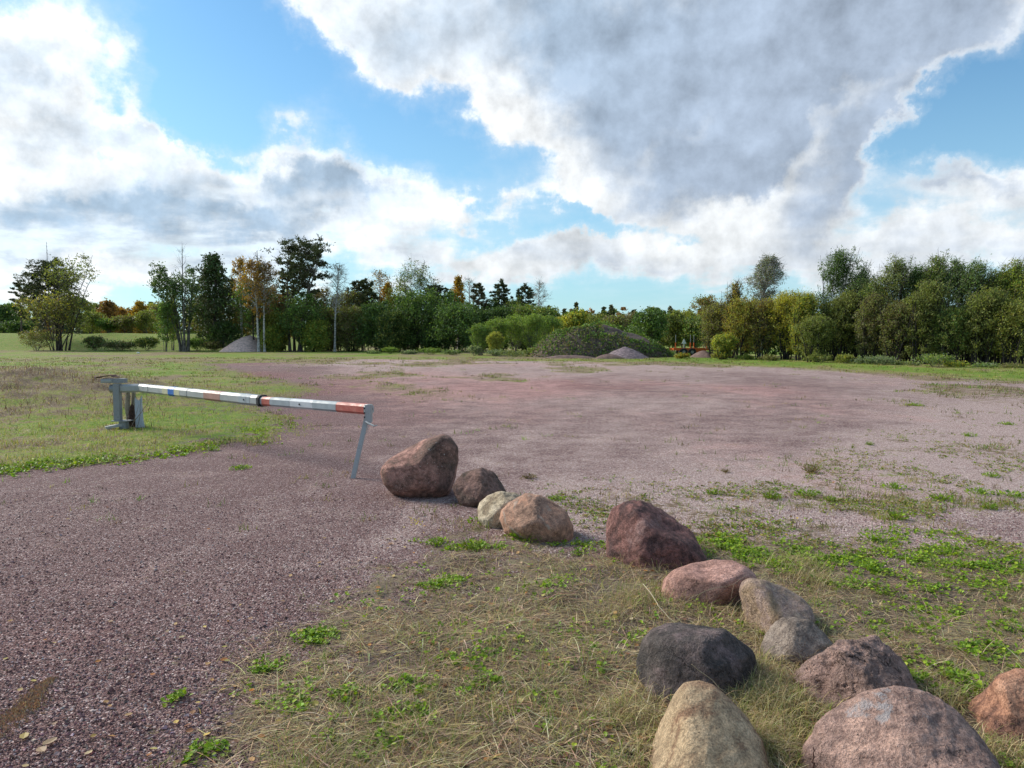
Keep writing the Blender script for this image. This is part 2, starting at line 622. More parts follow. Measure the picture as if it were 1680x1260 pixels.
def layers(x, y):
    """grass cover, dryness, gravel lightness, gravel redness, soil"""
    nA = fbm2(x, y, 2.2, 5, 11)
    nB = fbm2(x, y, 0.5, 4, 12)
    nC = fbm2(x, y * 0.45, 3.5, 5, 13)
    dist = y
    sl = sdist(x, y, PL_LEFT)
    left = sstep(sl + nB * 0.8 + nA * 1.1 - .1, -0.40, 0.55)
    left = left * sstep(sl - (nA * 2.5 + 1.0) * sstep(y, 14, 22), -4, 3)
    nD = fbm2(x, y, 0.16, 3, 14)
    fore = sstep(sdist(x, y, PL_FORE) + nB * 0.55 + nA * 0.45 + nD * 0.25, -0.30, 0.65)
    thin = sstep(sdist(x, y, PL_THIN), -0.8, 1.2) * sstep(nA + nB * 0.9 + .25 * sstep(-y, -9, -5.5), -0.15, 0.65) * 0.5
    far = sstep(sdist(x, y, PL_FARBAND) + nC * 6 * sstep(y, 20, 60) + nA * 2.0, -4.5, 2.0)
    # thin patches of growth on the lot from 20 m on
    patch = sstep(nC + nA * 0.5 + 0.15 * sstep(y, 30, 60), -0.06, 0.35) * sstep(y, 12, 26) * 0.8 * sstep(nC, -0.5, 0.3)
    cover = np.maximum.reduce([left, fore, thin, far, patch])
    dry = np.clip(0.45 + 1.1 * nC + 0.7 * nB, 0.05, 1)
    dry = dry + fore * 0.7 + thin * 0.2
    hump = np.exp(-(((x + 12.3) / 4.8) ** 2 + ((y - 17.2) / 4.2) ** 2) * 0.9)
    dry = dry + 0.55 * hump + patch * 0.2
    edge = np.exp(-((sl - 0.55) / 0.5) ** 2) * (y < 14)
    dry = dry - 0.35 * edge
    # terrace is lush
    dry = dry + (0.24 - dry) * sstep(y, 95, 98) * (x < -30)
    dry = dry - 0.35 * (x > 12) * sstep(far, 0.5, 1)
    light = 0.13 + 0.38 * sstep(x + 0.35 * y, 0.3, 6.5) * sstep(y, 3.5, 9) + 0.16 * sstep(y, 18, 50) + 0.36 * nC + 0.15 * nA
    light = light + 0.25 * thin + 0.40 * sstep(sdist(x, y, PL_THIN), -1.2, 0.8)
    # faint wheel lanes curving in from the lower left past the barrier
    cxl = -0.9 + 0.055 * (y - 3) + 0.012 * (y - 3) ** 2
    for off in (-1.75, -.35, .95, 2.2):
        light = light + 0.16 * np.exp(-((x - cxl - off) / .22) ** 2) * sstep(-y, -24, -14) * (.6 + nA)
    light = np.clip(light, 0, 1)
    red = np.clip(0.5 + 0.6 * fbm2(x, y * 0.5, 4.0, 4, 21) + 0.3 * np.exp(-((y - 26) / 9) ** 2) - 0.3 * sstep(x, 4, 10), 0, 1)
    soil = np.clip(sstep(fbm2(x, y, 0.5, 4, 23) + fore * 0.35, 0.05, 0.5) * (fore + left * 0.3), 0, 1)
    soil = np.maximum(soil, 0.9 * np.exp(-((y - 94.3) / 0.8) ** 2) * (x < -14))
    return np.where(fore > .02, np.minimum(cover, np.maximum(.22 + .6 * sstep(nB + .6 * nA + .9 * sstep(sdist(x, y, PL_FORE), .25, 1.6), -.2, .5), thin)), cover), np.clip(dry, 0, 1), light, red, soil


def build_ground():
    def axis(lims):
        out = []
        for a, b, st0, st1 in lims:
            p = a
            L = b - a
            while p < b - 1e-6:
                t = (p - a) / L
                out.append(p)
                p += st0 * (st1 / st0) ** t
        out.append(lims[-1][1])
        return np.array(out)
    ys = axis([(-30, 1.6, 4.0, 0.4), (1.6, 6, .03, .04), (6, 20, .045, .14), (20, 60, .16, .5), (60, 110, .5, .6), (110, 200, .8, 8), (200, 1600, 10, 200)])
    xp = axis([(0, 5, .035, .04), (5, 16, .05, .12), (16, 60, .15, .6), (60, 160, .8, 4), (160, 1600, 8, 200)])
    xs = np.concatenate([-xp[::-1][:-1], xp])
    X, Y = np.meshgrid(xs, ys)
    x, y = X.ravel(), Y.ravel()
    # skip detail where the camera never looks: fine as one regular sheet
    h = ground_h(x, y)
    c, d, l, r, s = layers(x, y)
    ny, nx = X.shape
    i, j = np.meshgrid(np.arange(ny - 1), np.arange(nx - 1), indexing='ij')
    Q = np.stack([i * nx + j, i * nx + j + 1, (i + 1) * nx + j + 1, (i + 1) * nx + j], -1).reshape(-1, 4)
    print('ground verts', len(x))
    fs = sstep(sdist(x, y, PL_FORE), -.6, .3)
    me = mesh_from('ground', np.stack([x, y, h], -1), Q, None, None, True, {'straw': fs, 'cover': c, 'dry': d, 'light': l, 'red': r, 'soil': s})
    m, nt, out = new_mat('ground_gravel_and_turf')
    b = principled(nt, out, 0.92, 0, 0.2)
    tc = nt.nodes.new('ShaderNodeTexCoord')
    O = tc.outputs['Object']
    cover, dry, light, red, soil = (E(nt, attr(nt, k, True)) for k in ('cover', 'dry', 'light', 'red', 'soil'))
    # gravel chips
    vo = nt.nodes.new('ShaderNodeTexVoronoi')
    vo.inputs['Scale'].default_value = 105
    vo.inputs['Randomness'].default_value = 1
    nt.links.new(O, vo.inputs['Vector'])
    sc = nt.nodes.new('ShaderNodeSeparateColor')
    nt.links.new(vo.outputs['Color'], sc.inputs[0])
    rnd = E(nt, sc.outputs[0])
    rnd2 = E(nt, sc.outputs[1])
    darkset = ramp(nt, rnd, [(0.0, (0.075, 0.041, 0.039)), (0.3, (0.170, 0.092, 0.086)), (0.55, (0.234, 0.132, 0.120)), (0.8, (0.292, 0.185, 0.169)), (0.93, (0.421, 0.314, 0.300)), (1.0, (0.679, 0.560, 0.523))])
    lightset = ramp(nt, rnd, [(0.0, (0.175, 0.112, 0.107)), (0.3, (0.398, 0.263, 0.234)), (0.6, (0.538, 0.386, 0.343)), (0.85, (0.690, 0.526, 0.469)), (1.0, (0.800, 0.728, 0.676))])
    n_m = E(nt, noise_node(nt, O, 1.7, 5, 0.6).outputs['Fac'])
    n_l = E(nt, noise_node(nt, O, 4.5, 5, 0.62).outputs['Fac'])
    n_f = E(nt, noise_node(nt, O, 14, 6, 0.65).outputs['Fac'])
    n_ff = E(nt, noise_node(nt, O, 60, 5, 0.7).outputs['Fac'])
    lf = (light * 1.25 + (n_m - 0.5) * 1.2 + (n_f - 0.5) * 1.2)
    grav = mixc(nt, lf.step(0.15, 0.95), darkset, lightset)
    grav = mixc(nt, (red + (n_m - 0.5) * 0.8).step(0.45, 1.1) * 0.55, grav, mixc(nt, 1.0, grav, (1.25, 0.82, 0.82), 'MULTIPLY'))
    # turf colours
    gmix = (dry + (n_f - 0.5) * 2.4 + (n_l - 0.5) * 2.2 + (n_m - 0.5) * 2.0)
    turf = ramp(nt, gmix, [(0.0, (0.19, 0.33, 0.025)), (0.3, (0.30, 0.38, 0.045)), (0.55, (0.38, 0.36, 0.09)), (0.8, (0.40, 0.31, 0.15)), (1.0, (0.30, 0.21, 0.13))])
    turf = mixc(nt, (n_ff - 0.5).step(-0.12, 0.14), mixc(nt, 1.0, turf, (0.40, 0.40, 0.42), 'MULTIPLY'), turf)
    tan = ramp(nt, n_ff * 0.6 + n_f * 0.4, [(0.30, (0.05, 0.037, 0.026)), (0.43, (0.16, 0.12, 0.07)), (0.55, (0.30, 0.24, 0.14)), (0.72, (0.44, 0.36, 0.22))])
    turf = mixc(nt, E(nt, attr(nt, 'straw', True)) * ((n_l - 0.5) * 1.2 + 1.15).f('MINIMUM', 1.0), turf, tan)
    soilc = mixc(nt, n_ff.step(0.3, 0.7), (0.06, 0.042, 0.03), (0.27, 0.20, 0.15))
    cov = (cover + (n_l - 0.5) * 1.8 + (n_m - 0.5) * 1.0 + (n_f - 0.5) * 2.2 + (n_ff - 0.5) * 1.6).step(0.38, 0.66)
    c1 = mixc(nt, cov, grav, turf)
    sf = (soil * 0.8 + (n_f - 0.5) * 2.4 + (n_ff - 0.5) * 1.5).step(0.35, 0.85) * soil.step(0.02, 0.3)
    c1 = mixc(nt, sf, c1, soilc)
    # scattered tiny orange grit, moss
    c1 = mixc(nt, (n_m * n_f).step(0.36, 0.44) * (1.0 - cov) * 0.35, c1, (0.28, 0.16, 0.06))
    nt.links.new(c1, b.inputs['Base Color'])
    vd = E(nt, vo.outputs['Distance'])
    hgt = (vd * -1.2 + rnd2 * 0.9) * (1.0 - cov * 0.7) + n_ff * 1.2 * cov + n_f * 1.5
    bump(nt, b, hgt, 0.85, 0.012)
    link('ground', me, m)
    bpy.data.objects['ground']['kind'] = 'structure'


build_ground()


# ------------------------------------------------------------------ boulders
def rock_mat(name, c1, c2, c3, spots=(0.6, 0.55, 0.5), spot_amt=0.0, band=None, rough_sc=1.0, lichen=0.0, off=0.0):
    m, nt, out = new_mat(name)
    b = principled(nt, out, 0.85, 0, 0.25)
    tc = nt.nodes.new('ShaderNodeTexCoord')
    mp = nt.nodes.new('ShaderNodeMapping')
    mp.inputs['Location'].default_value = (off, off * .7, off * 1.3)
    nt.links.new(tc.outputs['Object'], mp.inputs[0])
    O = mp.outputs[0]
    a = E(nt, noise_node(nt, O, 4.0, 6, 0.6, 0.6).outputs['Fac'])
    f = E(nt, noise_node(nt, O, 22, 7, 0.68).outputs['Fac'])
    g = E(nt, noise_node(nt, O, 120, 4, 0.7).outputs['Fac'])
    lo = E(nt, noise_node(nt, O, 2.1, 3, 0.5, 0.9).outputs['Fac'])
    c = ramp(nt, a + (f - 0.5) * 0.35, [(0.36, c1), (0.50, c2), (0.66, c3)])
    c = mixc(nt, (lo + (f - 0.5) * 0.3).step(0.50, 0.62) * 0.55, c, c1)
    c = mixc(nt, f.step(0.35, 0.65), mixc(nt, 1.0, c, (0.72, 0.70, 0.69), 'MULTIPLY'), mixc(nt, 1.0, c, (1.22, 1.21, 1.19), 'MULTIPLY'))
    c = mixc(nt, g.step(0.30, 0.72), mixc(nt, 1.0, c, (0.62, 0.60, 0.60), 'MULTIPLY'), mixc(nt, 1.0, c, (1.32, 1.32, 1.3), 'MULTIPLY'))
    # small dark pits
    vo = nt.nodes.new('ShaderNodeTexVoronoi')
    vo.inputs['Scale'].default_value = 26
    nt.links.new(O, vo.inputs['Vector'])
    pit = (1.0 - (E(nt, vo.outputs['Distance']) + (g - 0.5) * 0.3).step(0.05, 0.14)) * a.step(0.48, 0.56)
    c = mixc(nt, pit * 0.7, c, tuple(v * 0.3 for v in c1))
    vc = nt.nodes.new('ShaderNodeTexVoronoi')
    vc.feature = 'DISTANCE_TO_EDGE'
    vc.inputs['Scale'].default_value = 3.2
    wn = noise_node(nt, O, 5.0, 5, 0.65)
    va = nt.nodes.new('ShaderNodeVectorMath')
    va.operation = 'MULTIPLY_ADD'
    nt.links.new(wn.outputs['Color'], va.inputs[0])
    va.inputs[1].default_value = (0.5, 0.5, 0.5)
    nt.links.new(O, va.inputs[2])
    nt.links.new(va.outputs[0], vc.inputs['Vector'])
    crack = (1.0 - E(nt, vc.outputs['Distance']).step(0.002, 0.018)) * lo.step(0.50, 0.60)
    c = mixc(nt, crack * 0.65, c, tuple(v * 0.35 for v in c1))
    g2 = E(nt, noise_node(nt, O, 260, 2, 0.5).outputs['Fac'])
    c = mixc(nt, g2.step(0.60, 0.70) * 0.22, c, tuple(min(.8, v * 1.9) for v in c3))
    c = mixc(nt, g2.step(0.42, 0.32) * 0.0 + (1.0 - g2.step(0.30, 0.40)) * 0.3, c, tuple(v * 0.4 for v in c1))
    if band:
        wv = nt.nodes.new('ShaderNodeTexWave')
        wv.inputs['Scale'].default_value = 2.6
        wv.inputs['Distortion'].default_value = 9
        wv.inputs['Detail'].default_value = 4
        mp2 = nt.nodes.new('ShaderNodeMapping')
        mp2.inputs['Rotation'].default_value = (0.4, 0.9, 0.5)
        nt.links.new(O, mp2.inputs[0])
        nt.links.new(mp2.outputs[0], wv.inputs['Vector'])
        c = mixc(nt, E(nt, wv.outputs['Fac']).step(0.86, 1.0) * a.step(0.50, 0.58) * 0.6, c, band)
    if lichen:
        l = E(nt, noise_node(nt, O, 7.5, 6, 0.72, 0.4).outputs['Fac'])
        sp = nt.nodes.new('ShaderNodeSeparateXYZ')
        nt.links.new(tc.outputs['Object'], sp.inputs[0])
        c = mixc(nt, ((l - 0.5) * 2.2 + E(nt, sp.outputs[2]) * 2.6).step(0.80, 1.0) * 0.6, c, (0.50, 0.49, 0.50))
    if spot_amt:
        v2 = nt.nodes.new('ShaderNodeTexVoronoi')
        v2.inputs['Scale'].default_value = 34
        nt.links.new(O, v2.inputs['Vector'])
        c = mixc(nt, (1.0 - (E(nt, v2.outputs['Distance']) + (f - 0.5) * 0.5).step(0.06, 0.12)) * lo.step(0.50 - spot_amt * .1, 0.56), c, spots)
    nt.links.new(c, b.inputs['Base Color'])
    bump(nt, b, a * 1.2 + f * 1.3 + g * 0.5 - pit * 0.4 - crack * 0.5, 0.9 * rough_sc, 0.025)
    return m


def ico(sub):
    t = (1 + 5 ** .5) / 2
    V = [(-1, t, 0), (1, t, 0), (-1, -t, 0), (1, -t, 0), (0, -1, t), (0, 1, t), (0, -1, -t), (0, 1, -t), (t, 0, -1), (t, 0, 1), (-t, 0, -1), (-t, 0, 1)]
    F = np.array([(0, 11, 5), (0, 5, 1), (0, 1, 7), (0, 7, 10), (0, 10, 11), (1, 5, 9), (5, 11, 4), (11, 10, 2), (10, 7, 6), (7, 1, 8), (3, 9, 4), (3, 4, 2), (3, 2, 6), (3, 6, 8), (3, 8, 9), (4, 9, 5), (2, 4, 11), (6, 2, 10), (8, 6, 7), (9, 8, 1)])
    V = np.array(V, float)
    V /= np.linalg.norm(V, axis=1)[:, None]
    for _ in range(sub):
        e = np.sort(np.concatenate([F[:, [0, 1]], F[:, [1, 2]], F[:, [2, 0]]]), axis=1)
        u, inv = np.unique(e, axis=0, return_inverse=True)
        inv = inv.ravel()
        mid = V[u[:, 0]] + V[u[:, 1]]
        mid /= np.linalg.norm(mid, axis=1)[:, None]
        n = len(V)
        k = len(F)
        a, b, c = inv[:k] + n, inv[k:2 * k] + n, inv[2 * k:] + n
        F = np.concatenate([np.stack([F[:, 0], a, c], 1), np.stack([F[:, 1], b, a], 1), np.stack([F[:, 2], c, b], 1), np.stack([a, b, c], 1)])
        V = np.vstack([V, mid])
    return V, F


_ico = {}


def boulder(label, outline, base_py, depth, cuts, mat, seed, sub=5, rough=0.02, ridged=0.0, wpow=0.85, side=0.0, sink=0.0, wd=0.045, ledge=1.0):
    """outline: silhouette in photo pixels; depth: full thickness in metres along the line of sight"""
    if sub not in _ico: _ico[sub] = ico(sub)
    S, F = _ico[sub]
    S = S.copy()
    o = np.array(outline, float)
    cx, cy = (o[:, 0].min() + o[:, 0].max()) / 2, (o[:, 1].min() + o[:, 1].max()) / 2
    Yf = G(cx, base_py)[1]
    Yc = Yf + depth * 0.42
    C = P(cx, cy, Yc)
    W = C - np.array([0, 0, CAM_H])
    dist = np.linalg.norm(W)
    W /= dist
    Rt = np.array([1.0, 0, 0])
    Rt = Rt - W * (Rt @ W); Rt /= np.linalg.norm(Rt)
    U = np.cross(Rt, W)
    # outline in metres within the plane across the line of sight
    q = []
    for px, py in outline:
        d = cam_dir(px, py)
        d = d * (dist / (d @ W))
        v = d - W * dist
        q.append((v @ Rt, v @ U))
    q = np.array(q)
    th = np.linspace(-math.pi, math.pi, 361)
    rad = np.zeros(361)
    for i, t in enumerate(th):
        dx, dy = math.cos(t), math.sin(t)
        best = 0
        for k in range(len(q)):
            a, b = q[k], q[(k + 1) % len(q)]
            e = b - a
            den = dx * e[1] - dy * e[0]
            if abs(den) < 1e-12: continue
            s = (a[0] * e[1] - a[1] * e[0]) / den
            uu = (a[0] * dy - a[1] * dx) / den
            if s > 0 and -1e-6 <= uu <= 1 + 1e-6: best = max(best, s)
        rad[i] = best
    ker = np.exp(-np.linspace(-2, 2, 11) ** 2)
    ker /= ker.sum()
    rr = np.convolve(np.concatenate([rad[-6:-1], rad, rad[1:6]]), ker, 'valid')
    # facets: n·s <= d, soft clipped (r right, u up, w away from the camera)
    rg = np.random.default_rng(seed)
    planes = [(np.array(n, float), d) for n, d in cuts]
    for _ in range(5):
        n = rg.normal(size=3)
        n[2] = -abs(n[2]) * 0.9 - 0.25 if rg.random() < 0.7 else n[2]
        planes.append((n, rg.uniform(0.90, 0.99)))
    for n, d in planes:
        n = n / np.linalg.norm(n)
        k = S @ n - d
        k = wd * np.logaddexp(0, k / wd)          # soft clip: worn edges
        S = S - (k * 0.95)[:, None] * n
    rho = np.hypot(S[:, 0], S[:, 1])
    ang = np.arctan2(S[:, 1], S[:, 0])
    nb = 90
    bi = ((ang + math.pi) / (2 * math.pi) * nb).astype(int) % nb
    mx = np.zeros(nb)
    np.maximum.at(mx, bi, rho)
    mx = np.convolve(np.concatenate([mx[-2:], mx, mx[:2]]), np.ones(5) / 5, 'valid')
    cen_ = (np.arange(nb) + .5) / nb * 2 * math.pi - math.pi
    mm = np.interp(ang, np.concatenate([cen_[-1:] - 2 * math.pi, cen_, cen_[:1] + 2 * math.pi]), np.concatenate([mx[-1:], mx, mx[:1]]))
    rho = rho / mm
    ra = np.interp(ang, th, rr)
    wv = np.sign(S[:, 2]) * np.abs(S[:, 2]) ** wpow * depth / 2
    L = np.stack([np.cos(ang) * rho * ra, np.sin(ang) * rho * ra, wv], -1)
    size = rr.mean()
    nrm = L / (np.linalg.norm(L, axis=1)[:, None] + 1e-9)
    n0 = fbm(L / size * 1.3 + seed, 3, .5, seed)
    n1 = fbm(L / size * 4.0 + seed * 2, 4, .55, seed + 9)
    te = fbm(L / size * 1.9 + seed * 5, 3, .5, seed + 40) * 4
    te = (np.floor(te) + sstep(te - np.floor(te), .35, .65)) / 4      # chipped ledges
    n2_ = fbm(L / size * 13.0 + seed, 3, .6, seed + 50)
    disp = n0 * 0.030 + n1 * rough * 1.2 + te * (0.020 + rough * 1.3) * ledge + n2_ * (.003 + rough * .18)
    if ridged:
        r1 = 1 - np.abs(fbm(L / size * np.array([1.6, 2.6, 1.6]) + seed * 3, 4, .5, seed + 20)) * 3
        r2 = fbm(L / size * 1.1 + 4.1, 2, .5, seed + 25)
        disp += ridged * np.clip(r1, -1, 1) * sstep(r2, -0.2, 0.4)
        ch = fbm(L / size * 2.2 + 9.1, 3, .5, seed + 35)
        disp -= ridged * 1.4 * np.round(np.clip(ch, 0, 1) * 5) / 5
    L = L + nrm * (disp * size)[:, None]
    Wd = C + L[:, :1] * Rt + L[:, 1:2] * U + L[:, 2:] * W
    base = np.array([C[0], C[1], 0.0])
    Wd[:, 2] -= sink
    me = mesh_from('boulder', Wd - base, None, F, None, True)
    ob = link('boulder', me, mat, None, base)
    tag(ob, label, 'boulder', 'boulders lined up along the gravel lot')
    return ob, C


B = {}
BR = []          # (centre, radius) to keep grass from growing through stones
B1 = [(624, 775), (626, 767), (640, 752), (665, 735), (700, 719), (728, 711), (741, 716), (752, 733), (753, 755), (748, 785), (738, 808), (722, 825), (700, 829), (670, 823), (645, 812), (630, 795)]
B2 = [(742, 800), (748, 785), (765, 772), (790, 767), (810, 775), (822, 792), (832, 808), (828, 825), (800, 842), (775, 840), (755, 826)]
B3 = [(783, 838), (786, 825), (800, 812), (815, 807), (845, 808), (862, 818), (858, 850), (848, 876), (815, 880), (797, 868), (785, 852)]
B4 = [(820, 852), (822, 838), (838, 822), (862, 809), (885, 810), (905, 822), (930, 840), (941, 862), (940, 890), (925, 902), (890, 900), (850, 886), (828, 872)]
B5 = [(993, 872), (996, 850), (1008, 832), (1028, 824), (1060, 823), (1085, 833), (1110, 850), (1135, 872), (1150, 895), (1160, 918), (1150, 945), (1110, 962), (1060, 955), (1018, 935), (992, 912)]
B6 = [(1083, 970), (1088, 950), (1105, 935), (1140, 922), (1170, 916), (1200, 917), (1225, 928), (1242, 944), (1244, 965), (1228, 1000), (1190, 1020), (1145, 1018), (1105, 1005), (1085, 990)]
B7 = [(1212, 968), (1216, 955), (1228, 948), (1255, 952), (1290, 963), (1318, 980), (1334, 998), (1338, 1020), (1325, 1050), (1290, 1070), (1250, 1070), (1230, 1050), (1220, 1010)]
B8 = [(1247, 1062), (1255, 1040), (1270, 1020), (1285, 1011), (1305, 1013), (1330, 1018), (1350, 1035), (1367, 1056), (1367, 1085), (1340, 1115), (1300, 1120), (1262, 1105), (1248, 1085)]
B9 = [(1045, 1078), (1052, 1050), (1068, 1030), (1090, 1020), (1120, 1018), (1160, 1023), (1190, 1033), (1218, 1052), (1240, 1069), (1246, 1090), (1243, 1125), (1215, 1165), (1170, 1190), (1100, 1195), (1062, 1180), (1048, 1140), (1044, 1105)]
B10 = [(1306, 1112), (1315, 1095), (1345, 1075), (1375, 1055), (1400, 1048), (1435, 1043), (1455, 1055), (1475, 1075), (1500, 1108), (1510, 1140), (1490, 1195), (1420, 1225), (1350, 1220), (1312, 1180)]
B11 = [(1050, 1250), (1078, 1190), (1103, 1142), (1122, 1120), (1145, 1116), (1172, 1122), (1197, 1145), (1228, 1178), (1253, 1214), (1268, 1270), (1255, 1350), (1160, 1400), (1070, 1370), (1045, 1300)]
B12 = [(1316, 1225), (1333, 1190), (1368, 1165), (1400, 1145), (1435, 1126), (1470, 1124), (1510, 1129), (1540, 1143), (1575, 1173), (1605, 1205), (1637, 1243), (1668, 1300), (1660, 1370), (1560, 1430), (1400, 1420), (1315, 1340)]
B13 = [(1579, 1165), (1592, 1148), (1612, 1135), (1640, 1105), (1665, 1097), (1705, 1100), (1745, 1130), (1770, 1190), (1750, 1250), (1690, 1268), (1630, 1258), (1585, 1215)]

RK = [
    ("big smooth dark brown and pink boulder leaning left, nearest the barrier leg", B1, 822, 0.75,
     [((-0.40, 0.75, -0.62), 0.68), ((0.5, 0.05, -0.9), 0.74), ((-0.35, -0.2, -0.9), 0.80), ((0.1, -0.9, -0.5), .8)], ((0.085, 0.06, 0.047), (0.22, 0.115, 0.09), (0.42, 0.23, 0.185)), dict(spot_amt=1.0, off=3.1), dict(sub=5, rough=.008, ledge=.25)),
    ("small rough reddish brown boulder beside the big leaning one", B2, 834, 0.55, [((-.5, .2, -.8), .7), ((.6, .3, -.7), .75)], ((0.08, 0.065, 0.05), (0.17, 0.105, 0.085), (0.24, 0.145, 0.12)), dict(off=1.7), dict(rough=.03, ridged=.02)),
    ("pale cream boulder half hidden behind the orange pink one", B3, 868, 0.45, [((-.6, .5, -.6), .72), ((.2, -.3, -.9), .78)], ((0.30, 0.23, 0.15), (0.56, 0.46, 0.32), (0.66, 0.55, 0.41)), dict(off=5.2), dict(rough=.02, ridged=.015)),
    ("orange pink boulder with pale streaks beside the cream one", B4, 893, 0.6, [((.4, .5, -.75), .74), ((-.5, .5, -.8), .76), ((0, -.5, -.85), .84)], ((0.28, 0.17, 0.12), (0.40, 0.24, 0.17), (0.44, 0.22, 0.14)), dict(band=(0.55, 0.47, 0.38), off=2.3), dict(rough=.018, ridged=.012)),
    ("large dark maroon boulder right of the orange pink one", B5, 938, 0.8, [((.45, .78, -.5), .66), ((-.7, .1, -.7), .78), ((.1, -.1, -1), .84)], ((0.10, 0.058, 0.055), (0.22, 0.105, 0.09), (0.27, 0.165, 0.15)), dict(off=7.7, rough_sc=1.2), dict(rough=.035, ridged=.018)),
    ("smooth pink oblong boulder under dry stalks", B6, 1002, 0.6, [((.1, .8, -.6), .70), ((-.2, -.1, -1), .80), ((.6, -.3, -.7), .8)], ((0.22, 0.12, 0.095), (0.34, 0.19, 0.155), (0.42, 0.25, 0.21)), dict(off=4.4), dict(rough=.008)),
    ("tan and mauve boulder with a flat sloping top behind the small grey brown one", B7, 1052, 0.5, [((.5, .6, -.6), .62), ((-.8, .0, -.6), .72)], ((0.30, 0.21, 0.13), (0.26, 0.185, 0.16), (0.36, 0.27, 0.19)), dict(off=9.1), dict(rough=.01)),
    ("small grey brown cracked boulder between the tan and the rough pink one", B8, 1098, 0.4, [((.5, .3, -.8), .72), ((-.5, .5, -.7), .76)], ((0.15, 0.12, 0.10), (0.25, 0.20, 0.165), (0.32, 0.26, 0.215)), dict(off=6.6), dict(rough=.02)),
    ("charcoal grey boulder with a rounded top left of the row", B9, 1165, 0.55, [((-.1, .95, -.35), .74), ((.8, .1, -.55), .66), ((-.25, 0, -1), .84)], ((0.050, 0.044, 0.041), (0.085, 0.070, 0.064), (0.17, 0.125, 0.12)), dict(off=8.3), dict(sub=6, rough=.014, wd=.08)),
    ("rough brown pink boulder with broken hollows behind the biggest one", B10, 1185, 0.5, [((.6, .5, -.5), .7), ((-.5, .1, -.9), .74)], ((0.19, 0.13, 0.11), (0.29, 0.195, 0.165), (0.34, 0.22, 0.185)), dict(off=10.9, rough_sc=1.4), dict(sub=6, rough=.035, ridged=.085)),
    ("smooth beige pointed boulder at the lower edge", B11, 1330, 0.55, [((-.75, .35, -.5), .66), ((.40, .55, -.75), .66), ((0, -.1, -1), .88)], ((0.26, 0.155, 0.095), (0.40, 0.29, 0.18), (0.46, 0.34, 0.215)), dict(off=12.2), dict(sub=6, rough=.006, wd=.10, ledge=.4)),
    ("biggest pink boulder with white frosty lichen on its crest", B12, 1370, 0.6, [((.42, .55, -.75), .74), ((-.3, .55, -.75), .76), ((.1, .9, .1), .9)], ((0.22, 0.145, 0.125), (0.35, 0.225, 0.185), (0.42, 0.27, 0.215)), dict(off=14.6, lichen=1.0, rough_sc=1.2), dict(sub=6, rough=.018, ridged=.035, wd=.08)),
    ("orange red boulder with a dark face at the right edge", B13, 1238, 0.45, [((-.75, .2, -.6), .66), ((.5, .2, -.85), .62)], ((0.12, 0.065, 0.055), (0.38, 0.19, 0.12), (0.46, 0.26, 0.175)), dict(off=16.1), dict(sub=6, rough=.02)),
]
for i, (lab, ol, bpy_, dep, cuts, cols, mk, bk) in enumerate(RK):
    kf = [1.5, 1.3, 1.15, 1.35, 1.35, 1.5, 1.4, 1.3, 1.35, 1.55, 1.35, 1.55, 1.25][i]
    cols = [tuple(min(.75, v * kf) for v in c) for c in cols]
    ob, C = boulder(lab, ol, bpy_, dep, cuts, rock_mat('boulder_stone_%d' % i, *cols, **mk), 11 + i * 7, **bk)
    o = np.array(ol)
    rr_ = (o[:, 0].max() - o[:, 0].min()) / 2 / FPX * np.hypot(C[1], C[0])
    BR.append((C[0], C[1], rr_ * 0.95, dep * 0.45))


def clear_of_stones(x, y, k=0.9):
    ok = np.ones(len(x), bool)
    for cx, cy, a, b in BR:
        ok &= ((x - cx) / (a * k)) ** 2 + ((y - cy) / (b * k)) ** 2 > 1
    return ok


# ------------------------------------------------------------------ barrier
def simple_mat(name, col, rough=0.5, metal=0.0, var=0.25, sc=8.0, bumps=0.1, streak=None, spec=0.4):
    m, nt, out = new_mat(name)
    b = principled(nt, out, rough, metal, spec)
    tc = nt.nodes.new('ShaderNodeTexCoord')
    O = tc.outputs['Object']
    n = E(nt, noise_node(nt, O, sc, 6, 0.65).outputs['Fac'])
    n2 = E(nt, noise_node(nt, O, sc * 9, 4, 0.6).outputs['Fac'])
    t = (n * 0.7 + n2 * 0.3).step(0.36, 0.64)
    c = mixc(nt, t, tuple(v * (1 - var) for v in col), tuple(min(1, v * (1 + var)) for v in col))
    if streak:
        c = mixc(nt, (n * n2).step(0.27, 0.36) * 0.6, c, streak)
    nt.links.new(c, b.inputs['Base Color'])
    rn = (t * 0.25 + (rough - 0.12)).f('MAXIMUM', 0.05)
    nt.links.new(rn.s, b.inputs['Roughness'])
    bump(nt, b, n2, bumps, 0.004)
    return m


M['galv'] = simple_mat('galvanised_steel', (0.40, 0.41, 0.40), 0.5, 0.15, 0.12, 6, 0.08, (0.30, 0.29, 0.27))
M['galv_dull'] = simple_mat('dull_galvanised_steel', (0.30, 0.31, 0.32), 0.6, 0.4, 0.2, 9, 0.15, (0.16, 0.14, 0.12))
M['band_red'] = simple_mat('faded_red_band', (0.46, 0.11, 0.08), 0.5, 0, 0.15, 12, 0.05, (0.42, 0.25, 0.2))
M['band_redfaint'] = simple_mat('bleached_red_band', (0.40, 0.22, 0.18), 0.5, 0, 0.15, 12, 0.05)
M['band_orange'] = simple_mat('orange_red_band', (0.55, 0.10, 0.03), 0.5, 0, 0.15, 12, 0.05)
M['band_white'] = simple_mat('white_band', (0.52, 0.54, 0.55), 0.6, 0, 0.08, 12, 0.05)
M['band_cream'] = simple_mat('cream_band', (0.56, 0.53, 0.36), 0.5, 0, 0.08, 12, 0.05)
M['band_blue'] = simple_mat('blue_band', (0.025, 0.14, 0.46), 0.45, 0, 0.12, 12, 0.05)
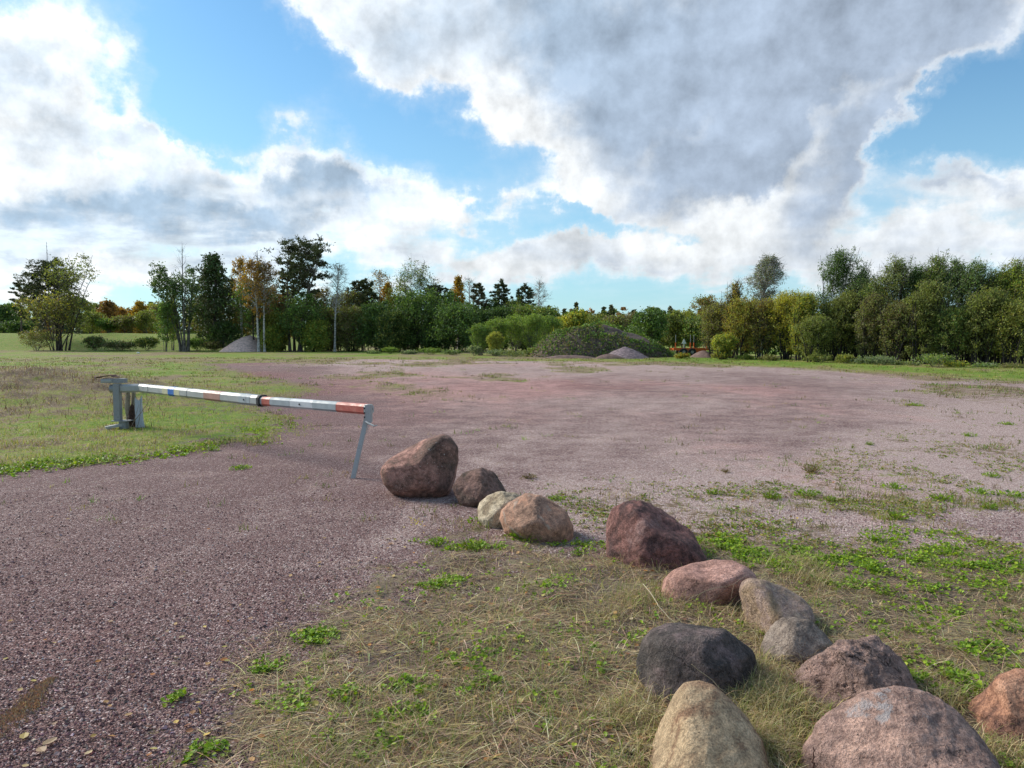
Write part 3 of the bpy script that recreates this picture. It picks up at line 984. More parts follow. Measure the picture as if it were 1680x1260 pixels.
M['band_grey'] = simple_mat('grey_band', (0.34, 0.38, 0.39), 0.6, 0.0, 0.1, 12, 0.05)
M['rubber'] = simple_mat('black_rubber', (0.02, 0.02, 0.021), 0.7, 0, 0.3)
M['rust'] = simple_mat('rusty_plate', (0.09, 0.04, 0.03), 0.9, 0.1, 0.4, 20, 0.5)
M['sheet'] = simple_mat('pale_grey_sheet', (0.46, 0.49, 0.55), 0.6, 0, 0.10, 6, 0.2, (0.20, 0.19, 0.17))
M['oldwood'] = simple_mat('weathered_timber', (0.27, 0.24, 0.185), 0.95, 0, 0.35, 14, 0.8, (0.10, 0.07, 0.05))
M['rotwood'] = simple_mat('rotten_wood', (0.055, 0.03, 0.022), 0.95, 0, 0.5, 25, 1.0)
M['orange'] = simple_mat('orange_paint', (0.62, 0.12, 0.025), 0.5, 0, 0.15)
M['litter'] = simple_mat('white_litter', (0.75, 0.75, 0.73), 0.6, 0, 0.05)

YB = 12.9
gb = float(ground_h(np.array([-6.8]), np.array([YB]))[0])
bar = thing('barrier', 'long silver telescopic boom barrier with red and blue bands closing the gravel drive', 'barrier', (-6.85, YB, gb))
A0 = P(183, 637.5, YB); A1 = P(232, 636.5, YB); A2 = P(430, 657.5, 9.93); A3 = P(607, 671.5, 8.42)
org = np.array([-6.85, YB, gb])


def part(mb, name, mat, parent=bar, smooth=False, o=org):
    V = [v - o for v in mb.V]
    mb.V = V
    return mb.build(name, mat, parent, smooth)


def along(a, b, t): return a + (b - a) * t


def dirm(a, b):
    d = (b - a) / np.linalg.norm(b - a)
    s = np.cross(d, (0, 0, 1)); s /= np.linalg.norm(s)
    return d, s, np.cross(s, d)


OCT = math.pi / 8
CH = [(.92, .52), (.55, .92), (-.55, .92), (-.92, .52), (-.92, -.52), (-.55, -.92), (.55, -.92), (.92, -.52)]     # chamfered box section
Rb, Ri = 0.078, 0.062
# outer beam, bent once near the pivot; split by 3 mm seams
bm_ = MB().tube([A1 + (A0 - A1) * 0.72, A1 + (A2 - A1) * 0.0, along(A1, A2, .06), along(A1, A2, .5), A2], Rb, 8, prof=CH)
part(bm_, 'outer_boom', M['galv'])
part(MB().tube([along(A2, A3, -0.12), A3], Ri, 8, prof=CH), 'inner_boom', M['galv'])
part(MB().tube([along(A1, A2, .995), along(A1, A2, 1.0), along(A2, A3, 0.015)], Rb + 0.006, 8, prof=CH), 'boom_collar', M['rubber'])
part(MB().tube([A0 + (A0 - A1) * 0.02, A0 + (A1 - A0) * 0.30], 0.072, 16), 'pivot_stub', M['galv_dull'], smooth=False)


def px_t(a, b, px):
    """fraction along segment a-b whose image column is px"""
    f = lambda t: (along(a, b, t)[0] / along(a, b, t)[1]) * FPX * math.cos(0) + 840
    lo, hi = -0.2, 1.2
    for _ in range(40):
        m = (lo + hi) / 2
        if f(m) < px: lo = m
        else: hi = m
    return lo


for (x0, x1, mt, seg) in [(272, 281, 'band_cream', 0), (281.2, 291, 'band_blue', 0), (291.2, 300, 'band_cream', 0), (340, 367, 'band_redfaint', 0),
                          (398, 416, 'band_grey', 0),
                          (434, 447, 'band_red', 1), (447.3, 480, 'band_grey', 1), (480.3, 517, 'band_white', 1), (517.3, 556, 'band_grey', 1), (556.3, 602, 'band_red', 1)]:
    a, b = ((A1, A2), (A2, A3))[seg]
    r = (Rb, Ri)[seg] + 0.0025
    t0, t1 = px_t(a, b, x0), px_t(a, b, x1)
    mb = MB().tube([along(a, b, t0), along(a, b, t1)], r, 8, prof=CH, cap=True)
    part(mb, 'reflective_band', M[mt])
for px, seg in ((248, 0), (312, 0), (410, 0)):
    t = px_t(A1, A2, px)
    part(MB().tube([along(A1, A2, t - .002), along(A1, A2, t + .002)], Rb + 0.004, 8, prof=CH), 'boom_seam', M['galv_dull'])
for px, a, b, r in ((407, A1, A2, Rb), (497, A2, A3, Ri)):
    t = px_t(a, b, px)
    d, s, u = dirm(a, b)
    c = along(a, b, t)
    side = s if s[1] < 0 else -s
    cc = c + side * (r * math.cos(OCT))
    part(MB().tube([cc, cc + side * 0.012], 0.012, 8), 'bolt', M['rubber'])
# end plug
d, s, u = dirm(A2, A3)
part(MB().tube([A3 - d * .002, A3 + d * .004], 0.040, 12), 'end_plug', M['rubber'])
# pivot post, base, arm, head bracket
pz0 = P(197, 690, YB)[2]
pc = P(196, 660, YB)
pw = 0.105
post_y = YB - 0.03
mb = MB().box((pc[0], post_y - .03, (P(196, 629, YB)[2] + pz0) / 2), (pw, .10, P(196, 629, YB)[2] - pz0))
part(mb, 'post', M['galv_dull'])
bb = P(205, 698, YB)
part(MB().box((bb[0], post_y, (pz0 + gb - .05) / 2), (.12, .12, pz0 - gb + .05)), 'post_base', M['galv_dull'])
part(MB().box((pc[0] + .06, post_y - .01, pz0 + .004), (.30, .2, .014)), 'base_plate', M['galv_dull'])
a, b = P(173, 702, YB - .2), P(199, 697, YB - .05)
d, s, u = dirm(a, b)
Rm = np.stack([d, s, u], 1)
part(MB().box((a + b) / 2, (np.linalg.norm(b - a), .10, .045), Rm), 'ground_arm', M['galv'])
c = P(187.5, 624.5, YB)
part(MB().box(c, (P(206, 625, YB)[0] - P(169, 625, YB)[0], .14, .075)), 'head_bracket', M['galv_dull'])
part(MB().box(c + (-.10, -.075, 0), (.19, .012, .052)).box(c + (-.10, -.086, 0), (.19, .012, .012)), 'bracket_rail', M['galv'])
# rusty plate lying on top, slightly buckled
g = MB()
cx = P(175, 618.5, YB)
n = 14
xs = np.linspace(-.21, .21, n)
prof = 0.012 * np.sin(xs * 14) + 0.02 * (np.abs(xs) < .12)
for sgn in (0, 1):
    pass
V, Q = [], []
for i_, xx in enumerate(xs):
    wd = .09 * (1 - (abs(xx) / .23) ** 4) + .01
    for yy, zz in ((-wd, 0), (wd, 0), (wd, .012), (-wd, .012)):
        V.append((cx[0] + xx, cx[1] + yy, cx[2] - .008 + prof[i_] + zz))
for i_ in range(n - 1):
    for k in range(4):
        Q.append((i_ * 4 + k, i_ * 4 + (k + 1) % 4, (i_ + 1) * 4 + (k + 1) % 4, (i_ + 1) * 4 + k))
Q += [(0, 1, 2, 3), ((n - 1) * 4, (n - 1) * 4 + 3, (n - 1) * 4 + 2, (n - 1) * 4 + 1)]
g.add(V, Q)
part(g, 'rusty_plate', M['rust'])
# far end: bracket, leg, latch handle
YL = 8.40
lt, lb = P(600, 690, 8.40), G(578, 786)
lb = lb + (0, 0, -0.01)
d, s, u = dirm(lb, lt)
vd = (lt - lb) / np.linalg.norm(lt - lb)
side = np.cross(vd, (0, 1, 0)); side /= np.linalg.norm(side)
fwd = np.cross(side, vd)
Rm = np.stack([side, fwd, vd], 1)
L_ = np.linalg.norm(lt - lb)
top = lt + vd * .14
mid = (lb + top) / 2
LL = np.linalg.norm(top - lb)
g = MB().box(mid, (.050, .006, LL), Rm)
g.box(mid + side * .022 + fwd * .022, (.006, .038, LL), Rm)
g.box(mid - side * .022 + fwd * .022, (.006, .038, LL), Rm)
leg = part(g, 'support_leg', M['galv'])
part(MB().box(lb + vd * .004, (.07, .07, .008), Rm), 'leg_foot', M['galv'])
hb = P(603.5, 680, 8.36)
g = MB().box(hb + (0, 0, .01), (.07, .012, .20)).box(hb + (.035, .04, .01), (.008, .08, .20)).box(hb + (0, .03, -.09), (.08, .07, .012))
part(g, 'hinge_bracket', M['galv'])
for k in range(3):
    q_ = hb + (-.035, -.012, .07 - k * .05)
    part(MB().tube([q_, q_ + (0, -.012, 0)], .009, 8), 'bolt', M['rubber'])
q0, q1 = P(600, 692, 8.30), P(614, 699, 8.22)
part(MB().tube([q0, along(q0, q1, .8), q1], .011, 8).tube([q1, q1 + (.035, 0, .01)], .007, 6), 'latch_handle', M['galv'])
# chain links hanging beside the leg
for k in range(5):
    c = lt + vd * (-.02 - k * .03) - side * (.04 + .008 * math.sin(k)) + np.array([0, -.03, 0])
    th_ = np.linspace(0, 2 * math.pi, 9)
    ax1 = vd; ax2 = side if k % 2 else fwd
    part(MB().tube([c + ax1 * .019 * math.cos(t) + ax2 * .010 * math.sin(t) for t in th_], .0028, 5, cap=False), 'chain_link', M['galv_dull'])

# weathered stump post behind the barrier post
sp_ = thing('timber_post', 'weathered split timber post with a rotten dark core behind the barrier post', 'post', P(214, 706, 13.15) * (1, 1, 0) + (0, 0, gb))
so = np.array(sp_.location)
g = MB()
for k, (px, w_, top_y, dy) in enumerate([(210, .10, 641, 0), (216, .085, 640, .05), (221, .05, 648, -.01)]):
    x = P(px, 660, 13.15)[0]
    zt = P(px, top_y, 13.15)[2]
    V = []
    hs = np.linspace(gb - .1, zt, 14)
    for j_, h_ in enumerate(hs):
        jx = .012 * math.sin(h_ * 11 + k) + .006 * random.uniform(-1, 1)
        ww = w_ * (1 - .25 * (h_ / zt)) * (1 + .1 * random.uniform(-1, 1))
        for aa in range(7):
            t = aa / 7 * 2 * math.pi
            rr0 = ww * (.5 + .07 * math.sin(aa * 2.3 + k * 2))
            V.append((x + jx + rr0 * math.cos(t), 13.15 + dy + rr0 * math.sin(t), h_ + (.02 * random.uniform(-1, 2) if j_ == 13 else 0)))
    Q = [(j_ * 7 + a_, j_ * 7 + (a_ + 1) % 7, (j_ + 1) * 7 + (a_ + 1) % 7, (j_ + 1) * 7 + a_) for j_ in range(13) for a_ in range(7)]
    T = [(13 * 7, 13 * 7 + a_, 13 * 7 + a_ + 1) for a_ in range(1, 6)]
    g.add(V, Q, T)
part(g, 'post_stave', M['oldwood'], sp_, o=so)
V, Fq = ico(3)
nn = fbm(V * 3, 4, .6, 5)
V = V * (1 + .35 * nn)[:, None] * (.075, .07, .24) + (P(217, 690, 13.0)[0], 13.02, P(217, 690, 13)[2] + .02)
part(MB().add(V, None, Fq), 'rotten_core', M['rotwood'], sp_, o=so)

# torn pale sheet leaning on the post
ol = [(221, 652), (224, 655), (228, 657), (231, 652), (233, 648), (233.5, 665), (235, 690), (238, 704), (234, 709), (231, 707), (227, 710), (222, 708), (222, 690), (221, 670)]
Yp = 12.92
pts = [P(a_, b_, Yp) for a_, b_ in ol]
cen = np.mean(pts, 0)
n = len(pts)
V = []
for layer in (0, .006):
    V += [p + (0, layer + .05 * (p[2] - .4) ** 2, 0) for p in pts] + [cen + (0, layer - .015, 0)]
T = []
for i_ in range(n):
    j_ = (i_ + 1) % n
    T += [(i_, j_, n), (n + 1 + j_, n + 1 + i_, 2 * n + 1)]
Q = [(i_, n + 1 + i_, n + 1 + (i_ + 1) % n, (i_ + 1) % n) for i_ in range(n)]
base = P(229, 709, Yp)
me = mesh_from('plastic_sheet', np.array(V) - base, Q, T)
tag(link('plastic_sheet', me, M['sheet'], None, base), 'torn pale grey sheet standing upright against the timber post', 'sheet')

# ------------------------------------------------------------------ trees
GREEN_DK = [(0.035, 0.062, 0.018), (0.045, 0.075, 0.022), (0.055, 0.085, 0.028)]
GREEN_MD = [(0.07, 0.11, 0.028), (0.085, 0.125, 0.03), (0.06, 0.10, 0.03)]
GREEN_OL = [(0.105, 0.115, 0.03), (0.12, 0.125, 0.035), (0.085, 0.10, 0.03)]
GREEN_LT = [(0.13, 0.18, 0.035), (0.10, 0.16, 0.035), (0.16, 0.20, 0.04)]
YELL = [(0.26, 0.22, 0.03), (0.30, 0.25, 0.035), (0.20, 0.19, 0.035), (0.15, 0.16, 0.035)]
GOLD = [(0.36, 0.22, 0.03), (0.42, 0.25, 0.03), (0.30, 0.19, 0.035)]
RUST = [(0.22, 0.12, 0.04), (0.26, 0.13, 0.04), (0.16, 0.11, 0.04)]
PINE = [(0.040, 0.052, 0.022), (0.055, 0.066, 0.027), (0.065, 0.066, 0.03)]
SILV = [(0.12, 0.15, 0.08), (0.16, 0.18, 0.11), (0.09, 0.12, 0.05)]
BROWNISH = [(0.13, 0.10, 0.055), (0.11, 0.10, 0.045), (0.10, 0.085, 0.05)]
for _p, _k in ((GREEN_DK, 1.8), (GREEN_MD, 2.0), (GREEN_OL, 2.2), (GREEN_LT, 1.6), (YELL, 2.0), (GOLD, 1.15), (RUST, 1.3), (PINE, 1.7), (SILV, 1.7), (BROWNISH, 1.8)):
    _p[:] = [tuple(v * _k for v in c) for c in _p]


def cones(mb, a, b, ra, rb, C=None):
    """many straight 3-sided twigs at once"""
    a = np.asarray(a); b = np.asarray(b)
    n = len(a)
    if n == 0: return
    d = b - a
    d = d / (np.linalg.norm(d, axis=1)[:, None] + 1e-9)
    u, v = frame(d)
    V = np.zeros((n, 6, 3))
    for k in range(3):
        t = k * 2 * math.pi / 3
        o = u * math.cos(t) + v * math.sin(t)
        V[:, k] = a + o * np.reshape(ra, (-1, 1))
        V[:, 3 + k] = b + o * np.reshape(rb, (-1, 1))
    base = (np.arange(n) * 6)[:, None]
    Q = np.concatenate([base + np.array([k, (k + 1) % 3, 3 + (k + 1) % 3, 3 + k]) for k in range(3)])
    mb.add(V.reshape(-1, 3), Q, None, C)


PROF = {
    'oval': lambda t: np.sin(np.pi * np.clip(t * .92 + .06, 0, 1)) ** .55,
    'dome': lambda t: np.sqrt(np.clip(1 - (t * .98) ** 2.6, 0, 1)) * (0.55 + .45 * np.clip(t * 2.2, 0, 1)),
    'cone': lambda t: np.clip(1.02 - t, 0, 1) ** .8,
    'column': lambda t: (np.clip(1.0 - t ** 2.4, 0, 1)) ** .8 * (.6 + .4 * np.clip(t * 4, 0, 1)),
    'shrub': lambda t: np.sqrt(np.clip(1.0 - t ** 2.2, 0, 1)) * (.75 + .25 * np.clip(t * 4, 0, 1)),
    'vase': lambda t: np.clip(.35 + .9 * t, 0, 1) * np.sqrt(np.clip(1 - t ** 5, 0, 1)),
}


def tree(name, label, cat, px, Y, top, hw, pal, kind='oval', cb=0.25, stems=1, nl=34, tw=5, lv=16, ls=.20, bark='bark', elev=0.5, droop=0.0, lean=(0, 0),
         r0=None, spread=0.35, tuft=False, tips=0.0, group=None, base_dy=0.0, foot=None, bare=0.0, wob=0.05, leafmat='leaf', stem_x=None, clump=0.0, aspect=.6, seed=None, gap=0.0, up=0.0, zb=None):
    """px: image column of the foot, Y: distance; top: image row of the tip; hw: half width of the crown in image columns"""
    global rng
    keep = rng
    rng = np.random.default_rng(seed if seed is not None else abs(hash((px, top))) % 99991)
    x0 = P(px, 560, Y)[0]
    z0 = float(ground_h(np.array([x0]), np.array([Y]))[0]) if zb is None else zb
    base = np.array([x0, Y, z0 - 0.05])
    zt = P(px, top, Y)[2]
    H = zt - z0
    W = hw / FPX * Y
    root = thing(name, label, cat, base, group)
    mb = MB()
    r0 = r0 or max(.05, H * 0.016)
    lx = np.array([lean[0], lean[1], 0.0]) * H
    paths = []
    for s_ in range(stems):
        if stems == 1:
            off, spr = np.zeros(3), np.zeros(3)
        else:
            a = 2.4 * s_ + rng.uniform(0, 1)
            off = np.array([math.cos(a), math.sin(a), 0]) * r0 * 2.2 * math.sqrt(s_ + .3)
            spr = np.array([math.cos(a), math.sin(a), 0]) * W * spread * rng.uniform(.5, 1.2)
        hh = H * (1.0 if s_ == 0 else rng.uniform(.72, .98))
        t = np.linspace(0, 1, 9)
        w_ = np.cumsum(rng.normal(0, wob * W * .5 + .02, (9, 2)), 0) * t[:, None] ** .5
        w_ -= w_[0]
        pts = off + spr * t[:, None] ** 1.3 + lx * t[:, None] ** 1.7 + np.stack([w_[:, 0], w_[:, 1], t * hh * 0.97], -1)
        if stems == 1: pts[:, :2] *= 1
        rad = (r0 if stems == 1 else r0 * rng.uniform(.5, .8)) * (1 - t * .88) ** .8
        rad[0] *= 1.35
        mb.tube(pts, rad, 7, cap=False)
        paths.append((pts, rad, hh))
    mt = mb
    mt.build('trunk', M[bark], root)
    # limbs
    lb = MB()
    LP, LE, LR = [], [], []
    tips_p, tips_d = [], []
    for k in range(nl):
        pts, rad, hh = paths[k % stems]
        u = (k + rng.random()) / nl
        u = u ** 0.85
        t = cb + (1 - cb) * u * .97
        fi = t * 8
        i0 = min(int(fi), 7)
        o = pts[i0] + (pts[i0 + 1] - pts[i0]) * (fi - i0)
        az = k * 2.399 + rng.uniform(-.5, .5)
        tt = (t - cb) / (1 - cb)
        L = W * float(PROF[kind](np.array(tt))) * rng.uniform(.72, 1.12)
        if gap and fbm(np.array([[math.cos(az) * 1.2, math.sin(az) * 1.2, t * 5 + px]]), 1)[0] > .45 - gap: continue
        # the limb should end near the crown surface, measured from the middle axis
        ax = lx * t ** 1.7
        hd = np.array([math.cos(az), math.sin(az), 0.0])
        end = np.array([ax[0], ax[1], o[2]]) + hd * L
        el_ = elev * (1 - .2 * tt) + rng.normal(0, .12)
        hlen = max(.15, np.linalg.norm((end - o)[:2]))
        hd2 = (end - o); hd2[2] = 0; hd2 /= np.linalg.norm(hd2) + 1e-9
        s5 = np.linspace(0, 1, 5)
        zz = hlen * math.tan(el_) * s5 * (1 - .35 * s5) - droop * hlen * s5 ** 2
        rl_ = np.clip(hlen / max(W, .2), 0, 1.2)
        zz = zz * min(1.0, max(0.1, H * (1 - (.02 if tuft else .14) * rl_ ** 2 - .06 * rng.random()) - o[2]) / max(.1, zz.max()))
        lp = o + hd2 * hlen * s5[:, None] + np.stack([rng.normal(0, .05 * hlen, 5) * s5, rng.normal(0, .05 * hlen, 5) * s5, zz], -1)
        rl = min(rad[i0] * .55, .02 + hlen * .016) * (1 - s5 * .8)
        lb.tube(lp, rl, 4, cap=False)
        for q in range(tw):
            s_ = rng.uniform(.22, 1.0) if q else 1.0
            fi = s_ * 4; j0 = min(int(fi), 3)
            p0 = lp[j0] + (lp[j0 + 1] - lp[j0]) * (fi - j0)
            dd = lp[j0 + 1] - lp[j0]; dd /= np.linalg.norm(dd) + 1e-9
            rd = rng.normal(size=3); rd[2] = rd[2] * .7 + .25 - droop
            dd = dd * .8 + rd * .55 + np.array([lean[0], lean[1], 0]) * 2.0 + np.array([0, 0, up])
            dd /= np.linalg.norm(dd)
            tl = max(.25, hlen * .34) * rng.uniform(.6, 1.2)
            LP.append(p0); LE.append(p0 + dd * tl); LR.append(.35 * rl[j0] + .002)
    # top shoots
    for pts, rad, hh in paths:
        for q in range(5):
            d = rng.normal(size=3) * .45 + (lean[0] * 2, lean[1] * 2, 1.0)
            d /= np.linalg.norm(d)
            p0 = pts[-1] - (pts[-1] - pts[-2]) * rng.uniform(0, .8)
            LP.append(p0); LE.append(p0 + d * min(.07 * H, W * .5) * rng.uniform(.6, 1.1)); LR.append(.012)
    LP, LE, LR = np.array(LP), np.array(LE), np.array(LR)
    # the crown rounds off towards its rim, unevenly: no sheared top
    rad_ = np.hypot(LE[:, 0] - lean[0] * H, LE[:, 1]) / max(W, .2)
    lim = H * (1.03 - (.0 if tuft else .15) * np.clip(rad_, 0, 1.3) ** 2 - (.02 if tuft else .12) * rng.random(len(LE)) ** 1.5)
    over = LE[:, 2] > lim
    sh = np.where(over, LE[:, 2] - lim, 0)
    LE[:, 2] -= sh
    LP[:, 2] -= sh * .7
    LE[:, 2] = np.maximum(LE[:, 2], .15)
    cones(lb, LP, LE, LR, LR * .4)
    if tips:   # fine bare twigs
        n = int(len(LP) * tips)
        k = rng.integers(0, len(LP), n)
        s_ = rng.uniform(.2, 1, (n, 1))
        a = LP[k] + (LE[k] - LP[k]) * s_
        dd = (LE[k] - LP[k]); dd /= np.linalg.norm(dd, axis=1)[:, None]
        dd = dd * .7 + rng.normal(size=(n, 3)) * .45 + (lean[0], 0, .25 - droop)
        cones(lb, a, a + dd * (.06 * H) * rng.uniform(.4, 1.1, (n, 1)), np.full(n, .010), np.full(n, .004))
    lb.build('branches', M[bark], root)
    # leaves
    ok = rng.random(len(LP)) >= bare
    A, Bn = LP[ok], LE[ok]
    n = len(A) * lv
    if n:
        k = np.repeat(np.arange(len(A)), lv)
        s_ = rng.uniform(.05, 1.08, (n, 1))
        tlen = np.linalg.norm(Bn - A, axis=1)[k][:, None]
        if tuft:
            c = A[k] + (Bn[k] - A[k]) * np.clip(s_, .55, 1.05)
            ru = rand_unit(n); ru[:, 2] = ru[:, 2] * .45 + .12
            rr_ = rng.uniform(.15, 1, (n, 1)) ** .6 * tlen * .42
            pos = c + ru * rr_
            ax = ru + rng.normal(0, .4, (n, 3)) + (0, 0, .25)
            aspect_ = .28
        else:
            pos = A[k] + (Bn[k] - A[k]) * s_ + rng.normal(0, 1, (n, 3)) * (tlen * .20 + ls * .4)
            ax = rng.normal(size=(n, 3)) + np.array([lean[0] * 5, lean[1] * 5, up * 1.5 - droop])
            aspect_ = aspect
        pos[:, 2] = np.maximum(pos[:, 2], .05)
        tv = rng.normal(0, .13, len(A))[k][:, None]
        cols = palette(n, pal, .16) * (1 + tv)
        V, Q, C = leaf_quads(pos, ls * rng.uniform(.65, 1.25, n), np.clip(cols, .005, .9), aspect_, .3, ax)
        MB().add(V, Q, None, C).build('crown', M[leafmat], root)
    rng = keep
    return root


# --- left and middle trees along the far edge of the lot
T = tree
SP = dict(kind='dome', tuft=True, leafmat='needle', bark='bark_pine', elev=.25, ls=.42, lv=26, tw=6)
T('pine_tree', 'broad dark round topped pine on the far left behind a leafy sapling', 'tree', 84, 102, 421, 42, PINE, cb=.30, nl=95, stems=2, r0=.22, **{**SP, 'tw': 7, 'lv': 24}, spread=.3)
T('pine_tree', 'small dark pine at the far left edge beside the round topped pine', 'tree', 36, 108, 460, 15, PINE, cb=.3, nl=26, **SP)
T('bare_tree', 'dead bare spike rising above the round topped pine', 'tree', 83, 103.5, 391, 3, BROWNISH, kind='cone', cb=.7, nl=14, tw=3, lv=0, bark='bark', elev=1.2, r0=.1)
T('alder_tree', 'airy sparse leaved tree leaning right in front of the round topped pine', 'tree', 104, 96.5, 411, 38, GREEN_OL, kind='vase', stems=5, cb=.3, nl=56, tw=5, lv=8, ls=.26, elev=.9, lean=(.10, 0), tips=1.0, spread=.8, bark='bark_dark', r0=.16)
T('willow_shrub', 'many stemmed olive brown bush at the foot of the round topped pine', 'shrub', 90, 95.5, 478, 48, GREEN_OL + BROWNISH + YELL[:1], kind='shrub', stems=9, cb=.12, nl=80, tw=5, lv=11, ls=.26, elev=1.0, tips=.8, spread=.8, bark='bark_dark', r0=.10)
T('willow_shrub', 'low brown tangled bush on the slope left of the olive bush', 'shrub', 60, 95.3, 542, 26, BROWNISH + GREEN_OL, kind='shrub', stems=7, cb=.05, nl=40, tw=5, lv=9, ls=.2, elev=.6, tips=1.5, spread=.9, r0=.05)

for i, (px, top, hw, pal, lab) in enumerate([
        (5, 500, 18, GREEN_DK, 'dark green tree at the left edge of the picture'),
        (20, 497, 15, GREEN_MD, 'second tree in from the left edge, small and mid green'),
        (160, 498, 20, GREEN_OL, 'olive tree beyond the grass bank just right of the sparse leaved tree'),
        (178, 492, 16, RUST, 'rusty brown crown beyond the grass bank'),
        (196, 503, 18, GOLD + RUST, 'orange brown crown lower than its neighbours beyond the grass bank'),
        (214, 508, 16, RUST, 'reddish brown low crown in the middle behind the grass bank'),
        (231, 494, 13, GOLD, 'bright gold tree beyond the grass bank'),
        (250, 500, 16, GREEN_OL + YELL, 'yellow olive tree behind the leaning branch tree')]):
    T('autumn_tree', lab, 'tree', px, 132 + (i % 3) * 4, top, hw, pal, kind='shrub', cb=.15, nl=44, tw=5, lv=12, ls=.42, group='trees beyond the grass bank', zb=1.2)
for i, (px, top, hw, pal, lab) in enumerate([
        (150, 512, 22, GREEN_OL, 'rounded olive bush on the grass bank beside the leaning sparse tree'),
        (180, 524, 18, GREEN_MD, 'green bush in the dip of the grass bank'),
        (208, 519, 22, BROWNISH + GREEN_OL, 'wide brownish bush in the middle of the grass bank'),
        (240, 509, 18, GREEN_OL, 'olive bush on the grass bank left of the leaning branch tree'),
        (30, 528, 22, GREEN_DK, 'dark bush at the left end of the grass bank')]):
    T('round_bush', lab, 'shrub', px, 118, top, hw, pal, kind='shrub', stems=5, cb=.05, nl=50, tw=5, lv=11, ls=.30, elev=.8, group='bushes on the grass bank', r0=.07)
T('leaning_tree', 'dark sparse tree with a leafy limb reaching left and a pale forked trunk', 'tree', 303, 93, 432, 26, GREEN_DK + SILV[:1], kind='oval', stems=3, cb=.32, nl=44, tw=5, lv=16, ls=.26, elev=.9, spread=.5, r0=.30, tips=.4, seed=5)
T('leaning_tree', 'slender limb tree with a small dark leafy top left of the forked trunk', 'tree', 298, 92.6, 428, 17, GREEN_DK + SILV[:1], kind='dome', stems=2, cb=.62, nl=30, tw=5, lv=15, ls=.26, elev=.9, lean=(-.26, 0), r0=.14, seed=8)
T('bare_tree', 'leafless grey snag sticking up behind the forked trunk', 'tree', 303, 94.5, 398, 11, BROWNISH, kind='cone', cb=.55, nl=16, tw=4, lv=0, elev=1.15, r0=.14, tips=1.2)
T('alder_sapling', 'thin green sapling left of the forked trunk', 'tree', 272, 92.5, 490, 16, GREEN_MD, kind='column', stems=5, cb=.15, nl=44, tw=5, lv=11, ls=.24, elev=.9, r0=.06)
T('alder_sapling', 'green leafy sapling hiding the left side of the forked trunk', 'tree', 284, 94.5, 478, 14, GREEN_OL, kind='column', stems=4, cb=.15, nl=40, tw=5, lv=11, ls=.24, elev=.9, r0=.06)
T('spruce_tree', 'tall dark pointed evergreen right of the grey snag', 'tree', 352, 97, 412, 33, PINE + GREEN_DK, kind='column', cb=.06, nl=120, tw=6, lv=16, ls=.32, elev=.25, leafmat='needle', bark='bark', r0=.28, tuft=False, zb=.3)
T('round_bush', 'dark low bush under the pointed evergreen', 'shrub', 372, 95.5, 528, 26, GREEN_DK, kind='shrub', stems=5, cb=.05, nl=50, tw=5, lv=12, ls=.26, elev=.7, r0=.06)
T('birch_tree', 'golden topped birch with a white trunk, leftmost of the white pair', 'tree', 424, 90.2, 421, 20, GOLD + RUST, kind='oval', cb=.35, nl=44, tw=6, lv=11, ls=.24, bark='bark_birch', elev=.9, r0=.15, tips=1.2, lean=(-.04, 0))
T('birch_tree', 'rusty leaved birch with a leaning white trunk, right of the white pair', 'tree', 434, 90.4, 424, 20, RUST + BROWNISH, kind='oval', cb=.4, nl=44, tw=6, lv=9, ls=.22, bark='bark_birch', elev=1.0, r0=.14, lean=(.03, 0), tips=1.6)
T('birch_tree', 'bright orange birch top behind the dark green tree', 'tree', 396, 99, 418, 13, GOLD, kind='oval', cb=.5, nl=30, tw=5, lv=14, ls=.25, bark='bark_birch', elev=.9, tips=.8)
T('alder_tree', 'dark green oval tree in front of the white birch trunks', 'tree', 417, 93, 455, 30, GREEN_MD + GREEN_DK, kind='oval', cb=.28, nl=60, tw=5, lv=15, ls=.25, bark='bark_dark', elev=.7, r0=.12)
T('bare_tree', 'fine leafless twigs above the rusty birch', 'tree', 426, 97, 410, 13, BROWNISH, kind='oval', cb=.55, nl=24, tw=5, lv=1, elev=1.1, tips=2.5)
T('pine_tree', 'tallest pine with two stems and a wide open crown in the left half', 'tree', 486, 93.5, 391, 41, PINE, kind='dome', stems=3, cb=.52, nl=76, spread=.35, tuft=True, leafmat='needle', bark='bark', elev=.42, ls=.42, lv=24, tw=6, r0=.30, lean=(.10, 0), seed=12)
T('pine_tree', 'thin limbed pine leaning on the left side of the tallest pine', 'tree', 483, 96, 432, 24, PINE, kind='dome', cb=.45, nl=32, tuft=True, leafmat='needle', bark='bark', elev=.3, ls=.42, lv=20, tw=5, r0=.18)
T('alder_tree', 'dark green bushy tree under the tallest pine', 'tree', 498, 91.5, 480, 36, GREEN_DK + GREEN_MD, kind='oval', stems=2, cb=.18, nl=70, tw=5, lv=16, ls=.26, elev=.6, r0=.14, bark='bark_dark')
T('birch_tree', 'leafless white stemmed birch leaning right beside the tallest pine', 'tree', 549, 91.5, 431, 17, BROWNISH, kind='oval', cb=.42, nl=40, tw=6, lv=1, ls=.2, bark='bark_birch', elev=1.1, r0=.15, lean=(.055, 0), tips=4.0)
T('pine_tree', 'flat topped dark pine behind the leafless birch', 'tree', 595, 101, 456, 24, PINE, cb=.5, nl=40, **SP)
T('birch_tree', 'sparse birch with thin yellow leaves behind the flat topped pine', 'tree', 624, 105, 439, 19, GOLD + BROWNISH, kind='oval', cb=.4, nl=40, tw=5, lv=4, ls=.24, bark='bark_birch', elev=1.0, tips=2.5)
